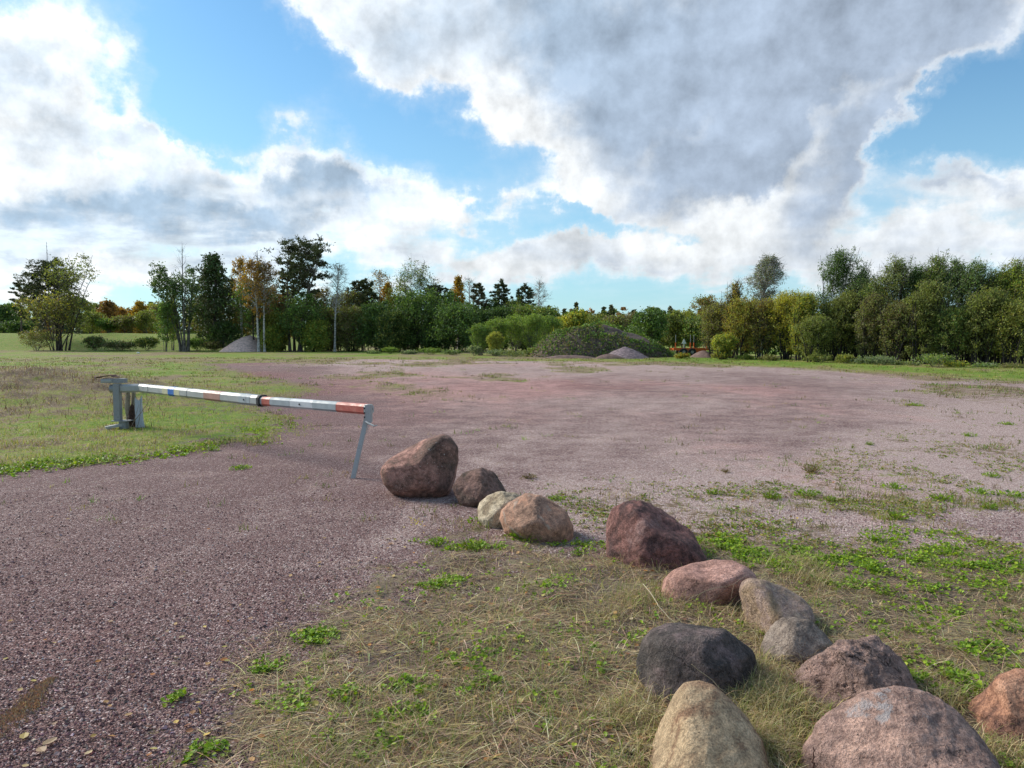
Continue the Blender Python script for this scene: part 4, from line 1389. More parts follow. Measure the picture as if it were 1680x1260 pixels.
T('birch_tree', 'dense orange birch top above the dark green thicket', 'tree', 636, 103, 461, 13, GOLD, kind='column', cb=.4, nl=40, tw=5, lv=14, ls=.26, bark='bark_birch', elev=.9)
T('aspen_tree', 'tall airy aspen with silvery sparse leaves in the middle of the wood', 'tree', 679, 97, 421, 28, SILV, kind='oval', stems=3, cb=.45, nl=60, tw=6, lv=5, ls=.23, elev=1.0, tips=1.5, spread=.5, bark='bark_dark', r0=.18)
T('birch_tree', 'bare greyish birch right of the airy aspen', 'tree', 713, 104, 452, 15, BROWNISH, kind='oval', cb=.4, nl=30, tw=5, lv=2, bark='bark_birch', elev=1.0, tips=3.0)
T('pine_tree', 'dark pine right of the airy aspen', 'tree', 715, 101, 464, 23, PINE, cb=.45, nl=44, **SP)
T('birch_tree', 'bright orange narrow birch in the middle of the tree line', 'tree', 752, 104, 450, 13, GOLD, kind='column', cb=.35, nl=44, tw=5, lv=14, ls=.27, bark='bark_birch', elev=1.0)
T('birch_tree', 'bare pale birch between the orange birch and the reddish pine', 'tree', 770, 106, 452, 14, BROWNISH, kind='oval', cb=.4, nl=34, tw=5, lv=1, bark='bark_birch', elev=1.0, tips=3.0)
T('pine_tree', 'reddish tinged pine right of the bare pale birch', 'tree', 785, 102, 461, 15, PINE + BROWNISH, cb=.35, nl=40, **SP)
T('pine_tree', 'free standing neat oval pine in the middle against the sky', 'tree', 822, 104, 460, 17, PINE, cb=.36, nl=50, **{**SP, 'kind': 'oval'}, r0=.16)
T('pine_tree', 'dark pine leaning left next to a bare birch', 'tree', 862, 103, 467, 19, PINE, cb=.36, nl=44, **SP)
T('birch_tree', 'leafless pale birch right of the leaning dark pine', 'tree', 884, 100, 457, 13, BROWNISH, kind='oval', cb=.25, nl=44, tw=5, lv=1, bark='bark_birch', elev=1.0, tips=4.0, lean=(.03, 0))

for px, Y, top, hw, pal, lab in [
        (452, 93.5, 508, 20, GREEN_OL + YELL[2:], 'olive yellow thicket right of the white birch pair'),
        (540, 95.5, 500, 26, BROWNISH + GREEN_OL, 'brownish thicket behind the leafless white birch'),
        (518, 91, 522, 20, YELL[2:] + GREEN_LT, 'yellow green bush under the tallest pine'),
        (445, 91.5, 535, 14, YELL[2:] + GREEN_LT, 'small yellow bush between birch pair and tallest pine'),
        (575, 93.5, 500, 28, GREEN_OL + BROWNISH, 'olive brown thicket right of the leafless white birch'),
        (622, 92, 489, 34, GREEN_DK + GREEN_MD, 'dark green rounded thicket left of the airy aspen'),
        (640, 89, 505, 22, GREEN_DK + GREEN_OL, 'dark green bush with brown tinge in front of the rounded thicket'),
        (690, 91.5, 470, 42, GREEN_DK + GREEN_MD, 'tallest dark green thicket under the airy aspen'),
        (668, 94.5, 478, 24, GREEN_DK, 'very dark bush packed behind the tallest thicket'),
        (750, 88, 494, 46, GREEN_DK + GREEN_MD, 'broad dark green dome shaped thicket in the middle'),
        (716, 90, 510, 26, GREEN_DK, 'dark bush filling the gap left of the broad dome thicket'),
        (783, 93, 505, 26, GREEN_DK, 'dark bush on the right shoulder of the broad dome thicket'),
        (820, 96, 500, 30, GREEN_DK, 'dark thicket below the neat oval pine'),
        (862, 95, 497, 30, GREEN_MD + GREEN_OL, 'green thicket below the leaning dark pine'),
        (895, 92, 500, 26, GREEN_OL + GREEN_MD, 'olive thicket right of the leafless pale birch')]:
    T('thicket', lab, 'thicket', px, Y, top, hw, pal, kind='shrub', stems=7, cb=.01, nl=110, tw=6, lv=14, ls=.25, elev=.42, spread=.7, bark='bark_black', r0=.09)
for px, Y, top, hw, pal, lab in [
        (788, 72, 531, 16, GREEN_LT + GREEN_MD, 'small bright willow bush left of the pale reed like willows'),
        (815, 74, 520, 20, GREEN_LT, 'light green willow bush, second in the row before the overgrown heap'),
        (845, 76, 515, 24, GREEN_LT, 'light green upright willow bush in the middle of its row'),
        (872, 74, 512, 22, GREEN_LT, 'light green willow bush close to the overgrown heap'),
        (900, 78, 516, 24, GREEN_LT + GREEN_MD, 'green willow bush rising behind the left end of the overgrown heap'),
        (812, 70, 545, 10, YELL[2:], 'yellowish low willow in front of its row')]:
    T('willow_bush', lab, 'shrub', px, Y, top, hw, pal, kind='column', stems=14, cb=.08, nl=90, tw=5, lv=12, ls=.17, elev=1.15, up=.6, spread=.85, r0=.035, aspect=.35, group='willow bushes left of the overgrown heap')
for px, Y, top, hw, pal, kind, lab in [
        (926, 84, 516, 16, YELL, 'shrub', 'yellow bush behind the crest of the overgrown heap'),
        (945, 85, 507, 22, YELL + GREEN_LT, 'shrub', 'yellow green tree behind the overgrown heap'),
        (972, 92, 512, 24, GREEN_OL, 'shrub', 'olive bush behind the top of the overgrown heap'),
        (1005, 95, 516, 26, BROWNISH + GREEN_OL, 'shrub', 'brownish bush behind the overgrown heap'),
        (1030, 98, 512, 24, BROWNISH, 'shrub', 'grey brown bush left of the dark green tree'),
        (1068, 84, 503, 26, GREEN_MD + GREEN_DK, 'oval', 'dark green full tree behind the right end of the heap'),
        (1050, 88, 530, 22, GREEN_MD, 'shrub', 'green bush at the foot of the dark green full tree'),
        (1102, 92, 509, 20, GREEN_OL, 'oval', 'olive tree right of the dark green full tree'),
        (1122, 96, 507, 22, GREEN_OL + YELL[2:], 'oval', 'yellowish olive tree behind the orange trailer'),
        (1140, 90, 520, 22, GREEN_MD + GREEN_OL, 'shrub', 'green bush behind the orange trailer'),
        (1157, 120, 480, 24, RUST + GREEN_OL, 'dome', 'round far tree turning red above the orange trailer'),
        (985, 72, 530, 20, GREEN_MD + GREEN_LT, 'shrub', 'green bush peeping over the heap')]:
    T('leafy_tree', lab, 'tree', px, Y, top, hw, pal, kind=kind, stems=4, cb=.10, nl=80, tw=5, lv=14, ls=.26, elev=.8, spread=.6, r0=.10)

for px, Y, top, hw, pal, kw, lab in [
        (458, 99, 478, 18, BROWNISH + RUST, dict(tips=2), 'brownish half bare tree between the rusty birch and the tallest pine'),
        (530, 100, 468, 18, BROWNISH, dict(tips=2.5, lv=5), 'brownish half bare tree right of the tallest pine'),
        (575, 99, 474, 16, BROWNISH + GREEN_OL, dict(tips=2), 'olive brown thin tree left of the flat topped pine'),
        (655, 100, 462, 20, GREEN_OL, dict(), 'olive tree rising between the orange birch top and the airy aspen'),
        (330, 101, 478, 20, GREEN_OL + BROWNISH, dict(), 'olive tree between the grey snag and the pointed evergreen'),
        (376, 102, 455, 16, BROWNISH + GREEN_OL, dict(tips=2), 'thin brownish tree right behind the pointed evergreen'),
        (402, 101, 462, 20, BROWNISH + GOLD[2:], dict(tips=1.5), 'brown and gold tree filling the gap left of the orange birch'),
        (445, 101, 462, 18, BROWNISH + RUST, dict(tips=2), 'rust brown thin crown just right of the white birch pair'),
        (472, 102, 470, 20, GREEN_OL + BROWNISH, dict(), 'olive tree seen through the legs of the tallest pine'),
        (512, 101, 474, 20, BROWNISH + GREEN_DK, dict(tips=1.5), 'dark brown green tree behind the tallest pine'),
        (557, 102, 478, 18, GREEN_OL + BROWNISH, dict(tips=1.5), 'olive brown crown behind the leafless white birch'),
        (602, 103, 470, 20, GREEN_OL + GREEN_DK, dict(), 'olive green crown under the flat topped pine'),
        (270, 112, 492, 18, GREEN_OL + BROWNISH, dict(), 'olive crown behind the leaning limb tree'),
        (128, 112, 486, 20, GREEN_OL + GREEN_DK, dict(), 'olive crown behind the airy sapling at left'),
        (735, 100, 474, 20, GREEN_MD, dict(), 'green tree between the dark pine and the narrow orange birch'),
        (805, 103, 486, 18, GREEN_DK, dict(), 'dark tree between the two middle pines'),
        (845, 101, 488, 18, GREEN_DK + GREEN_OL, dict(), 'dark olive tree left of the leaning dark pine')]:
    T('wood_tree', lab, 'tree', px, Y, top, hw, pal, **{**dict(kind='oval', stems=2, cb=.2, nl=60, tw=6, lv=10, ls=.25, elev=.9, spread=.5, r0=.12, bark='bark_dark'), **kw})
# --- right hand belt, closer
for px, Y, top, hw, pal, kw, lab in [
        (1172, 62, 490, 26, YELL[2:] + BROWNISH, dict(kind='shrub'), 'speckled yellow brown bush beside the orange trailer'),
        (1196, 60, 452, 15, GOLD + YELL, dict(kind='cone', lv=5, tips=2.0), 'thin pointed gold tree above the speckled bush'),
        (1215, 58, 482, 26, YELL[2:] + GOLD[2:], dict(kind='shrub'), 'gold and green bush right of the thin pointed gold tree'),
        (1186, 57, 548, 16, GREEN_LT + YELL, dict(kind='shrub'), 'small bright green bush at the left foot of the right hand belt'),
        (1246, 60, 415, 24, BROWNISH + SILV, dict(kind='oval', cb=.45, lv=6, droop=.5, tips=2.5, bark='bark_birch', ls=.15, stems=1, r0=.13), 'tall drooping sparse birch behind the gold bushes'),
        (1250, 57, 484, 24, YELL[2:] + GOLD[2:] + BROWNISH, dict(kind='shrub'), 'ochre bush under the drooping sparse birch'),
        (1290, 56, 471, 34, YELL, dict(kind='dome'), 'brightest yellow round topped tree in the belt'),
        (1315, 54, 476, 20, YELL + GREEN_LT, dict(kind='column'), 'yellow tree with feathery tips beside the tallest green one'),
        (1362, 55, 396, 36, GREEN_MD + GREEN_DK, dict(kind='cone'), 'tallest green pointed tree in the right hand belt'),
        (1398, 54, 424, 24, GREEN_MD + SILV, dict(kind='column'), 'silvery green tree right of the tallest pointed one'),
        (1380, 53, 470, 26, GREEN_OL, dict(kind='shrub'), 'olive tree in front of the tallest pointed one'),
        (1425, 52, 448, 22, GREEN_OL + GREEN_MD, dict(kind='column'), 'shorter olive tree in the notch of the belt'),
        (1455, 51, 410, 26, GREEN_OL + SILV, dict(kind='column'), 'wind bent grey green tree, first past the notch'),
        (1488, 51, 423, 26, GREEN_MD, dict(kind='column'), 'mid green tree right of the wind bent grey green one'),
        (1520, 50, 407, 26, GREEN_OL + GREEN_MD, dict(kind='column'), 'tall olive tree with feathery wind blown tip'),
        (1552, 49, 414, 22, SILV + GREEN_MD, dict(kind='column'), 'silver leaved willow in the middle of the right hand thick belt'),
        (1585, 48, 414, 26, GREEN_MD + SILV, dict(kind='column'), 'deep green willow bending right near the silver leaved one'),
        (1618, 48, 432, 26, GREEN_OL, dict(kind='column'), 'lower olive willow before the yellowing end trees'),
        (1645, 47, 414, 26, GREEN_LT + YELL[2:], dict(kind='column'), 'yellow green willow close to the right edge'),
        (1685, 46, 412, 34, YELL[2:] + GREEN_LT, dict(kind='column'), 'yellowing tree cut by the right edge'),
        (1470, 48, 492, 26, GREEN_OL + BROWNISH, dict(kind='shrub'), 'olive brown lower tree in front of the wind bent one'),
        (1510, 47, 452, 24, GREEN_OL, dict(kind='shrub'), 'olive lower tree in front of the tall feathery one'),
        (1560, 46, 500, 26, GREEN_OL + GREEN_MD, dict(kind='shrub'), 'lower green tree in front of the silver leaved willow'),
        (1610, 45, 462, 26, GREEN_OL, dict(kind='shrub'), 'lower olive tree near the right end of the belt'),
        (1660, 44, 486, 30, GREEN_OL + YELL[2:], dict(kind='shrub'), 'lower yellow olive tree at the right edge'),
        (1335, 51, 515, 22, GREEN_OL, dict(kind='shrub'), 'lower olive tree right of the yellow ones'),
        (1425, 49.5, 475, 20, GREEN_OL + BROWNISH, dict(kind='shrub'), 'lower brown olive tree in the notch of the belt')]:
    a = dict(stems=10, cb=.05, nl=150, tw=6, lv=15, ls=.13, elev=1.12, up=.5, spread=.85, lean=(.08, 0), bark='bark_black', r0=.065, aspect=.40, tips=.9)
    a.update(kw)
    T('belt_tree', lab, 'tree', px, Y, top, hw, pal, group='belt of young trees on the right', **a)

for i, px in enumerate(range(1190, 1740, 34)):
    Yb_ = float(np.interp(px, [1190, 1500, 1740], [68, 58, 52]))
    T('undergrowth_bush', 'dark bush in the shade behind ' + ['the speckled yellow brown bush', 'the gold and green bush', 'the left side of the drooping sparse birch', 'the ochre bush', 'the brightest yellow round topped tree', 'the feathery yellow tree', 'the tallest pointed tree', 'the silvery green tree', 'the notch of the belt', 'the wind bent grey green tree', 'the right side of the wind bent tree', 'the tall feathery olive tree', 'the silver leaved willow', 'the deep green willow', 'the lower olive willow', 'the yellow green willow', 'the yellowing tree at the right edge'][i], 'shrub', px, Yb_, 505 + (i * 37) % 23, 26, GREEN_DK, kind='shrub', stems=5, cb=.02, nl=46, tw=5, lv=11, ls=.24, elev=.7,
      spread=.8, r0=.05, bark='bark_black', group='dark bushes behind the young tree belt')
# --- low shrubs along the far edge
SHR = dict(kind='shrub', stems=9, cb=.03, nl=44, tw=5, lv=12, elev=.8, spread=.9, r0=.02)
for px, Y, top, hw, pal, lab in [
        (612, 80, 572, 14, SILV + GREEN_MD, 'low grey green weeds, first of the fringe before the dark thickets'),
        (640, 79, 566, 13, GREEN_LT, 'bright green rounded low bush in the fringe'),
        (672, 77, 571, 16, SILV, 'low greyish weeds right of the bright rounded bush'),
        (705, 75, 568, 18, GREEN_LT + GREEN_MD, 'fresh green low bush in the middle of the fringe'),
        (742, 73, 570, 20, SILV + GREEN_MD, 'grey green sprawling weeds below the broad dome thicket'),
        (778, 70, 568, 20, SILV, 'silvery mugwort clump left of the overgrown heap'),
        (812, 68, 570, 22, SILV, 'wide silvery mugwort clump nearest the overgrown heap'),
        (845, 66, 572, 22, SILV + GREEN_OL, 'silvery weeds touching the overgrown heap'),
        (880, 66, 566, 18, GREEN_OL + GREEN_LT, 'olive weeds at the left foot of the heap'),
        (1120, 60, 577, 12, GOLD + GREEN_LT, 'small yellow weeds right of the heap'),
        (1180, 57, 575, 16, YELL + BROWNISH, 'yellow speckled weeds at the left foot of the belt'),
        (1222, 56, 578, 14, YELL[2:] + GREEN_LT, 'pale yellow low weeds under the gold bushes'),
        (1262, 54, 580, 18, GREEN_OL + BROWNISH, 'olive brown low weeds under the yellow round tree'),
        (1345, 50, 578, 16, GREEN_OL, 'olive low weeds under the tallest pointed tree'),
        (1388, 48, 582, 18, YELL[2:] + GREEN_OL, 'yellowish low bush below the notch'),
        (1420, 47, 584, 18, SILV, 'silvery low bush below the notch'),
        (1445, 46, 582, 20, SILV, 'larger silvery bush below the wind bent tree'),
        (1485, 45, 590, 20, SILV + GREEN_OL, 'thin grey green weeds between silvery and pale bush'),
        (1535, 42, 578, 26, YELL[3:] + SILV + GREEN_LT, 'pale leaved bush with a white top sprig at right'),
        (1570, 41.5, 590, 26, YELL + GREEN_LT, 'yellow flowered low bush at right'),
        (1620, 41, 598, 22, GREEN_LT + SILV, 'green low weeds right of the yellow flowered bush'),
        (1662, 40, 598, 20, GREEN_OL + BROWNISH, 'dry low weeds at the right edge')]:
    T('low_shrub', lab, 'shrub', px, Y, top + [4, -3, 5, 0, -4][int(px) % 5], hw * [.8, 1.1, .65, 1.0][int(px) % 4], pal, ls=.06 + Y * .0009, tips=.8, **{**SHR, 'nl': 30, 'gap': .3})
for px, Y, top, hw, pal, lab in [
        (155, 95.4, 552, 15, GREEN_MD + BROWNISH, 'weedy bush on the foot of the grass bank near the olive bush'),
        (196, 94.9, 562, 26, GREEN_DK + BROWNISH, 'dark weedy bush in the middle of the grass bank foot'),
        (241, 96.2, 554, 17, GREEN_DK + GREEN_OL, 'dark weedy bush on the bank left of the saplings'),
        (325, 95.6, 556, 20, GREEN_MD, 'green weeds on the bank right of the forked trunk'),
        (350, 94.9, 562, 16, GREEN_OL + BROWNISH, 'olive weeds beside the pale gravel pile')]:
    T('low_shrub', lab, 'shrub', px, Y, top, hw, pal, ls=.2, **SHR)

# ------------------------------------------------------------------ far wood behind everything
def far_wood():
    mb = MB()
    N = 430
    xs = rng.uniform(-190, 210, N)
    Ys = rng.uniform(150, 230, N)
    for x, Y in zip(xs, Ys):
        z0 = float(ground_h(np.array([x]), np.array([Y]))[0])
        px = 840 + x / Y * FPX
        line = np.interp(px, [-50, 150, 260, 450, 900, 1150, 1300, 1750], [508, 508, 500, 505, 508, 508, 500, 500])
        zt = P(px, line + rng.normal(0, 5) + 4, Y)[2]
        H = max(3.5, zt - z0)
        W = H * rng.uniform(.17, .26)
        con = rng.random() < .75
        n = 110
        t = rng.random(n) ** .8
        w = W * ((1 - t) ** .8 if con else np.sqrt(np.clip(1 - (2 * t - 1) ** 2, 0, 1)) * 1.1) * rng.uniform(.5, 1, n)
        a = rng.uniform(0, 2 * math.pi, n)
        pos = np.stack([x + w * np.cos(a), Y + w * np.sin(a), z0 + H * t], -1)
        cols = palette(n, PINE if con else (GREEN_OL if rng.random() < .7 else RUST), .15)
        ax = np.stack([np.cos(a), np.sin(a), np.full(n, -.3 if con else .4)], -1) + rng.normal(0, .3, (n, 3))
        V, Q, C = leaf_quads(pos, rng.uniform(.9, 1.9, n), cols, .6, .3, ax)
        mb.add(V, Q, None, C)
    o = mb.build('far_wood', M['needle'])
    tag(o, 'distant dark conifer wood closing the horizon', None, None, 'stuff')


far_wood()

# ------------------------------------------------------------------ heaps
def heap(name, label, px, Y, top_py, hw, mat, seed, depth=None, rough=.12, skew=0.0, n=70, kind=None, flat=2.0, zadd=0, cat='heap'):
    x0 = P(px, 560, Y)[0]
    z0 = float(ground_h(np.array([x0]), np.array([Y]))[0])
    H = P(px, top_py, Y)[2] - z0
    Wx = hw / FPX * Y
    Wy = depth or Wx * .8
    u = np.linspace(-1.15, 1.15, n)
    X, Yy = np.meshgrid(u, u)
    x, y = X.ravel(), Yy.ravel()
    r = np.sqrt(((x - skew * 0) ** 2) + y ** 2)
    nn = fbm(np.stack([x * 2.2, y * 2.2, np.full(len(x), seed)], -1), 4, .5, seed)
    xs = x - skew
    rs = np.sqrt(np.where(xs > 0, (xs / (1 - skew)), (xs / (1 + skew))) ** 2 + y ** 2)
    h = H * np.clip(1 - rs ** flat, -.25, 1) * (1 + rough * nn) if flat > 1.2 else H * np.clip(1 - rs, -.2, 1)
    if flat <= 1.2: h = H * (np.clip(1.05 - np.sqrt(rs ** 2 + .012), -.2, 1)) + H * rough * nn * .4
    h = np.where(r > 1.1, -.25, h)
    V = np.stack([x * Wx, y * Wy, h + zadd], -1)
    i, j = np.meshgrid(np.arange(n - 1), np.arange(n - 1), indexing='ij')
    Q = np.stack([i * n + j, i * n + j + 1, (i + 1) * n + j + 1, (i + 1) * n + j], -1).reshape(-1, 4)
    return V, Q, np.array([x0, Y, z0]), H, Wx, Wy


M['gravel_grey'] = simple_mat('grey_gravel', (0.20, 0.15, 0.155), 0.95, 0, .5, 5, .8)
M['gravel_pink'] = simple_mat('pink_gravel', (0.60, 0.44, 0.38), 0.95, 0, .35, 4, .8)
M['soil'] = simple_mat('brown_soil', (0.12, 0.085, 0.065), 0.95, 0, .5, 3, .8)
M['soil_red'] = simple_mat('reddish_soil', (0.17, 0.11, 0.09), 0.95, 0, .4, 3, .8)
for lab, px, Y, top, hw, mt, fl, dp, sk in [
        ('pale pink gravel pile behind the white birch trunks', 404, 94, 548, 40, 'gravel_pink', 1.25, 4, .15),
        ('dark grey rounded gravel pile in front of the overgrown heap', 1026, 61, 570, 40, 'gravel_grey', 1.35, 2, 0),
        ('low brown soil ridge before the left part of the overgrown heap', 935, 61.5, 582.5, 46, 'soil_red', 2.0, 1.0, 0),
        ('low brown soil patch at the left foot of the dark gravel pile', 1000, 59.5, 581, 26, 'soil_red', 2.0, .8, 0),
        ('small brown heap before the orange trailer', 1152, 63, 575, 20, 'soil_red', 1.5, 1.5, .1)]:
    V, Q, o, H, Wx, Wy = heap('gravel_pile', lab, px, Y, top, hw, None, int(px), depth=dp, flat=fl, skew=sk, rough=.15)
    tag(link('soil_ridge' if 'soil' in lab else 'gravel_pile', mesh_from('gravel_pile', V, Q, None, None, True), M[mt], None, o), lab, 'pile')
V, Q, o, H, Wx, Wy = heap('overgrown_heap', '', 985, 66, 537, 120, None, 3, depth=4.2, flat=2.7, skew=-.10, rough=.26, n=90)
hp = thing('overgrown_heap', 'long earth heap overgrown with dark green weeds, bare soil on its right crest', 'heap', o)
link('soil_mound', mesh_from('soil_mound', V, Q, None, None, True), M['soil'], hp)
k = rng.integers(0, len(V), 26000)
p = V[k] + rng.normal(0, .08, (len(k), 3)) * (1, 1, .3)
p[:, 2] = np.maximum(p[:, 2], 0)
xx, yy = p[:, 0] / Wx, p[:, 1] / Wy
cl = fbm(np.stack([p[:, 0] * 1.3, p[:, 1] * 1.3, p[:, 2]], -1), 4, .6, 8)
keep_ = (p[:, 2] > .02) & ~((xx > .02) & (xx < .62) & (yy > -.45) & (cl < .35)) & (rng.random(len(k)) < .95)
p, cl = p[keep_], cl[keep_]
p[:, 2] += rng.random(len(p)) * .42 * np.clip(.35 + cl * 1.3, .1, 1)
cols = np.where((cl > .0)[:, None], palette(len(p), GREEN_MD + GREEN_LT[:2] + GREEN_DK, .25), palette(len(p), BROWNISH + GREEN_DK + GREEN_OL, .25))
V2, Q2, C2 = leaf_quads(p, rng.uniform(.10, .28, len(p)), cols, .5, .2)
oo = MB().add(V2, Q2, None, C2).build('weed_cover', M['leaf'], hp)
oo['kind'] = 'stuff'

# ------------------------------------------------------------------ orange trailer far behind
tr = P(1131, 582, 70)
tz = float(ground_h(np.array([tr[0]]), np.array([70.0]))[0])
to = np.array([tr[0], 70.0, tz])
tl = thing('timber_trailer', 'orange timber trailer with grey stakes and a white warning triangle', 'trailer', to)
g = MB().box((0, -.75, .62), (3.4, .12, .22)).box((0, .75, .62), (3.4, .12, .22))
for k in range(5): g.box((-1.5 + k * .75, 0, .62), (.1, 1.4, .14))
g.box((-2.1, 0, .55), (1.0, .12, .12)).box((.9, -.78, .42), (.9, .1, .22))
g.build('chassis', M['orange'], tl)
for sx in (-1.5, -.1, .22, 1.45):
    for sy in (-.78,):
        st = MB().box((sx, sy, .95), (.09, .09, .6)).build('stake_socket', M['orange'], tl)
        MB().box((sx, sy, 1.6), (.05, .05, .75)).build('stake', M['galv_dull'], tl)
for sx in (-.75, .05):
    for sy in (-.85, .85):
        th_ = np.linspace(0, 2 * math.pi, 19)[:-1]
        w = MB().tube([(sx, sy - .12, .36), (sx, sy - .10, .36), (sx, sy + .10, .36), (sx, sy + .12, .36)], [.30, .36, .36, .30], 18, up=(1, 0, 0)).build('wheel', M['rubber'], tl)
        MB().tube([(sx, sy - .14, .36), (sx, sy + .14, .36)], .15, 12, up=(1, 0, 0)).build('rim', M['galv_dull'], w)
g = MB()
V = [(-.95, -.86, 1.15), (-.5, -.86, 1.15), (-.72, -.86, 1.62), (-.95, -.83, 1.15), (-.5, -.83, 1.15), (-.72, -.83, 1.62)]
g.add(V, [(0, 1, 4, 3), (1, 2, 5, 4), (2, 0, 3, 5)], [(0, 2, 1), (3, 4, 5)])
g.box((-.72, -.84, .95), (.05, .03, .5))
g.build('warning_triangle', M['litter'], tl)

for px, py, lab in [(227, 580, 'white scrap of litter on the grass at the foot of the bank'), (945, 584, 'white scrap of litter on the soil ridge before the heap')]:
    c = G(px, py)
    z = float(ground_h(np.array([c[0]]), np.array([c[1]]))[0]) + (0.2 if px > 900 else 0)
    V, F = ico(1)
    V = V * (.17, .1, .10) * (1 + .3 * vnoise(V * 2, px))[:, None] + (0, 0, .07)
    tag(link('litter', mesh_from('litter', V, None, F), M['litter'], None, (c[0], c[1], z)), lab, 'litter')

# ------------------------------------------------------------------ ground cover near the camera
def gh(x, y): return ground_h(x, y)


def scatter(poly_px, n, f=None, margin=0.0):
    pw_ = poly_px
    lo, hi = pw_.min(0), pw_.max(0)
    x = rng.uniform(lo[0], hi[0], n); y = rng.uniform(lo[1], hi[1], n)
    return x, y


def in_view(x, y, m=60):
    px = 840 + x / np.maximum(y, .1) * FPX
    return (px > -m) & (px < 1680 + m)


def sample_area(n, y0, y1, powr=1.0, m=80):
    """points on the ground in front of the camera, density falling with distance"""
    u = rng.random(n)
    y = 1 / ((1 / y0) + (1 / y1 - 1 / y0) * u) if powr == 2 else y0 * (y1 / y0) ** u
    px = rng.uniform(-m, 1680 + m, n)
    x = (px - 840) / FPX * y
    return x, y


def strips(x, y, L, wd, ang, pitch, cols, curl=0.6, seg=3, z_off=0.0):
    """curved tapering blades: base at ground"""
    n = len(x)
    z = gh(x, y) + z_off
    d = np.stack([np.cos(ang), np.sin(ang), np.zeros(n)], -1)
    s = np.stack([-np.sin(ang), np.cos(ang), np.zeros(n)], -1)
    V = np.zeros((n, (seg + 1) * 2, 3))
    p = np.stack([x, y, z], -1)
    st = L / seg
    for k in range(seg + 1):
        w = wd * (1 - (k / seg) * .85)
        V[:, 2 * k] = p - s * w[:, None] / 2
        V[:, 2 * k + 1] = p + s * w[:, None] / 2
        pt = pitch - curl * (k / seg) * 1.2
        p = p + d * (np.cos(pt) * st)[:, None] + np.array([0, 0, 1.0]) * (np.sin(pt) * st)[:, None]
        p[:, 2] = np.maximum(p[:, 2], z + .002)
    base = (np.arange(n) * (seg + 1) * 2)[:, None]
    Q = np.concatenate([base + np.array([2 * k, 2 * k + 1, 2 * k + 3, 2 * k + 2]) for k in range(seg)])
    return V.reshape(-1, 3), Q, np.repeat(cols, (seg + 1) * 2, axis=0)


STRAW = [(0.46, 0.34, 0.19), (0.33, 0.24, 0.14), (0.22, 0.15, 0.09), (0.58, 0.46, 0.28), (0.12, 0.08, 0.05), (0.20, 0.14, 0.09), (0.34, 0.29, 0.11)]
BLADE = [(0.17, 0.27, 0.035), (0.23, 0.31, 0.045), (0.32, 0.33, 0.08), (0.12, 0.20, 0.03)]
CLOV = [(0.20, 0.32, 0.02), (0.27, 0.40, 0.025), (0.13, 0.22, 0.02), (0.33, 0.44, 0.035)]
MOSS = [(0.16, 0.19, 0.03), (0.22, 0.20, 0.04), (0.12, 0.15, 0.03)]

# dead straw in the foreground
x, y = sample_area(230000, 2.35, 9.5, 2)
sdv = sdist(x, y, PL_FORE)
nz = fbm2(x, y, .30, 4, 51)
k = (rng.random(len(x)) < sstep(sdv + nz * .5, -.15, .55) * np.clip(.62 + nz * 1.3, .08, 1)) & clear_of_stones(x, y, .85)
x, y = x[k][:85000], y[k][:85000]
n = len(x)
V, Q, C = strips(x, y, rng.uniform(.05, .22, n) ** 1.0, rng.uniform(.0018, .0050, n), rng.uniform(0, 2 * math.pi, n), rng.normal(.08, .16, n), palette(n, [tuple(v * 1.2 for v in c) for c in STRAW], .30), .5)
tag(MB().add(V, Q, None, C).build('dry_grass', M['straw']), 'matted dry straw around the boulders', None, None, 'stuff')

# short green and yellowing blades in the foreground
x, y = sample_area(110000, 2.35, 9.5, 2)
sdv = sdist(x, y, PL_FORE)
nz = fbm2(x, y, .22, 4, 61)
n2 = fbm2(x, y, .8, 3, 62)
k = (rng.random(len(x)) < sstep(sdv + nz * .4, -.1, .4) * np.clip(.22 + nz * 1.2 + n2 * .6, .03, 1)) & clear_of_stones(x, y, .9)
x, y = x[k][:9000], y[k][:9000]
n = len(x)
V, Q, C = strips(x, y, rng.uniform(.03, .10, n), rng.uniform(.002, .0045, n), rng.uniform(0, 2 * math.pi, n), rng.normal(1.0, .35, n), palette(n, BLADE + [(0.38, 0.33, 0.11), (0.46, 0.37, 0.17), (0.42, 0.32, 0.18), (0.30, 0.22, 0.12)], .2), .9)
tag(MB().add(V, Q, None, C).build('green_grass', M['grass']), 'thin green grass growing through the straw', None, None, 'stuff')

# long tufts against the stones (bleached and green)
xs, ys = [], []
for cx, cy, a, b in BR[4:]:
    n = 240
    t = rng.uniform(0, 2 * math.pi, n)
    rr_ = rng.uniform(.92, 1.25, n)
    xs.append(cx + a * rr_ * np.cos(t)); ys.append(cy + b * rr_ * np.sin(t))
for px, py, rad, n in [(1200, 1110, .16, 2400), (1250, 1165, .16, 2600), (1000, 1010, .15, 300), (1050, 990, .12, 300), (1310, 935, .15, 700), (1330, 960, .12, 500), (1255, 1230, .10, 1500), (1030, 1180, .12, 600), (1660, 1250, .1, 500), (1560, 1165, .08, 200)]:
    c = G(px, py)
    xs.append(c[0] + rng.normal(0, rad * .7, n)); ys.append(c[1] + rng.normal(0, rad * .7, n))
x, y = np.concatenate(xs), np.concatenate(ys)
k = clear_of_stones(x, y, .86)
x, y = x[k], y[k]
n = len(x)
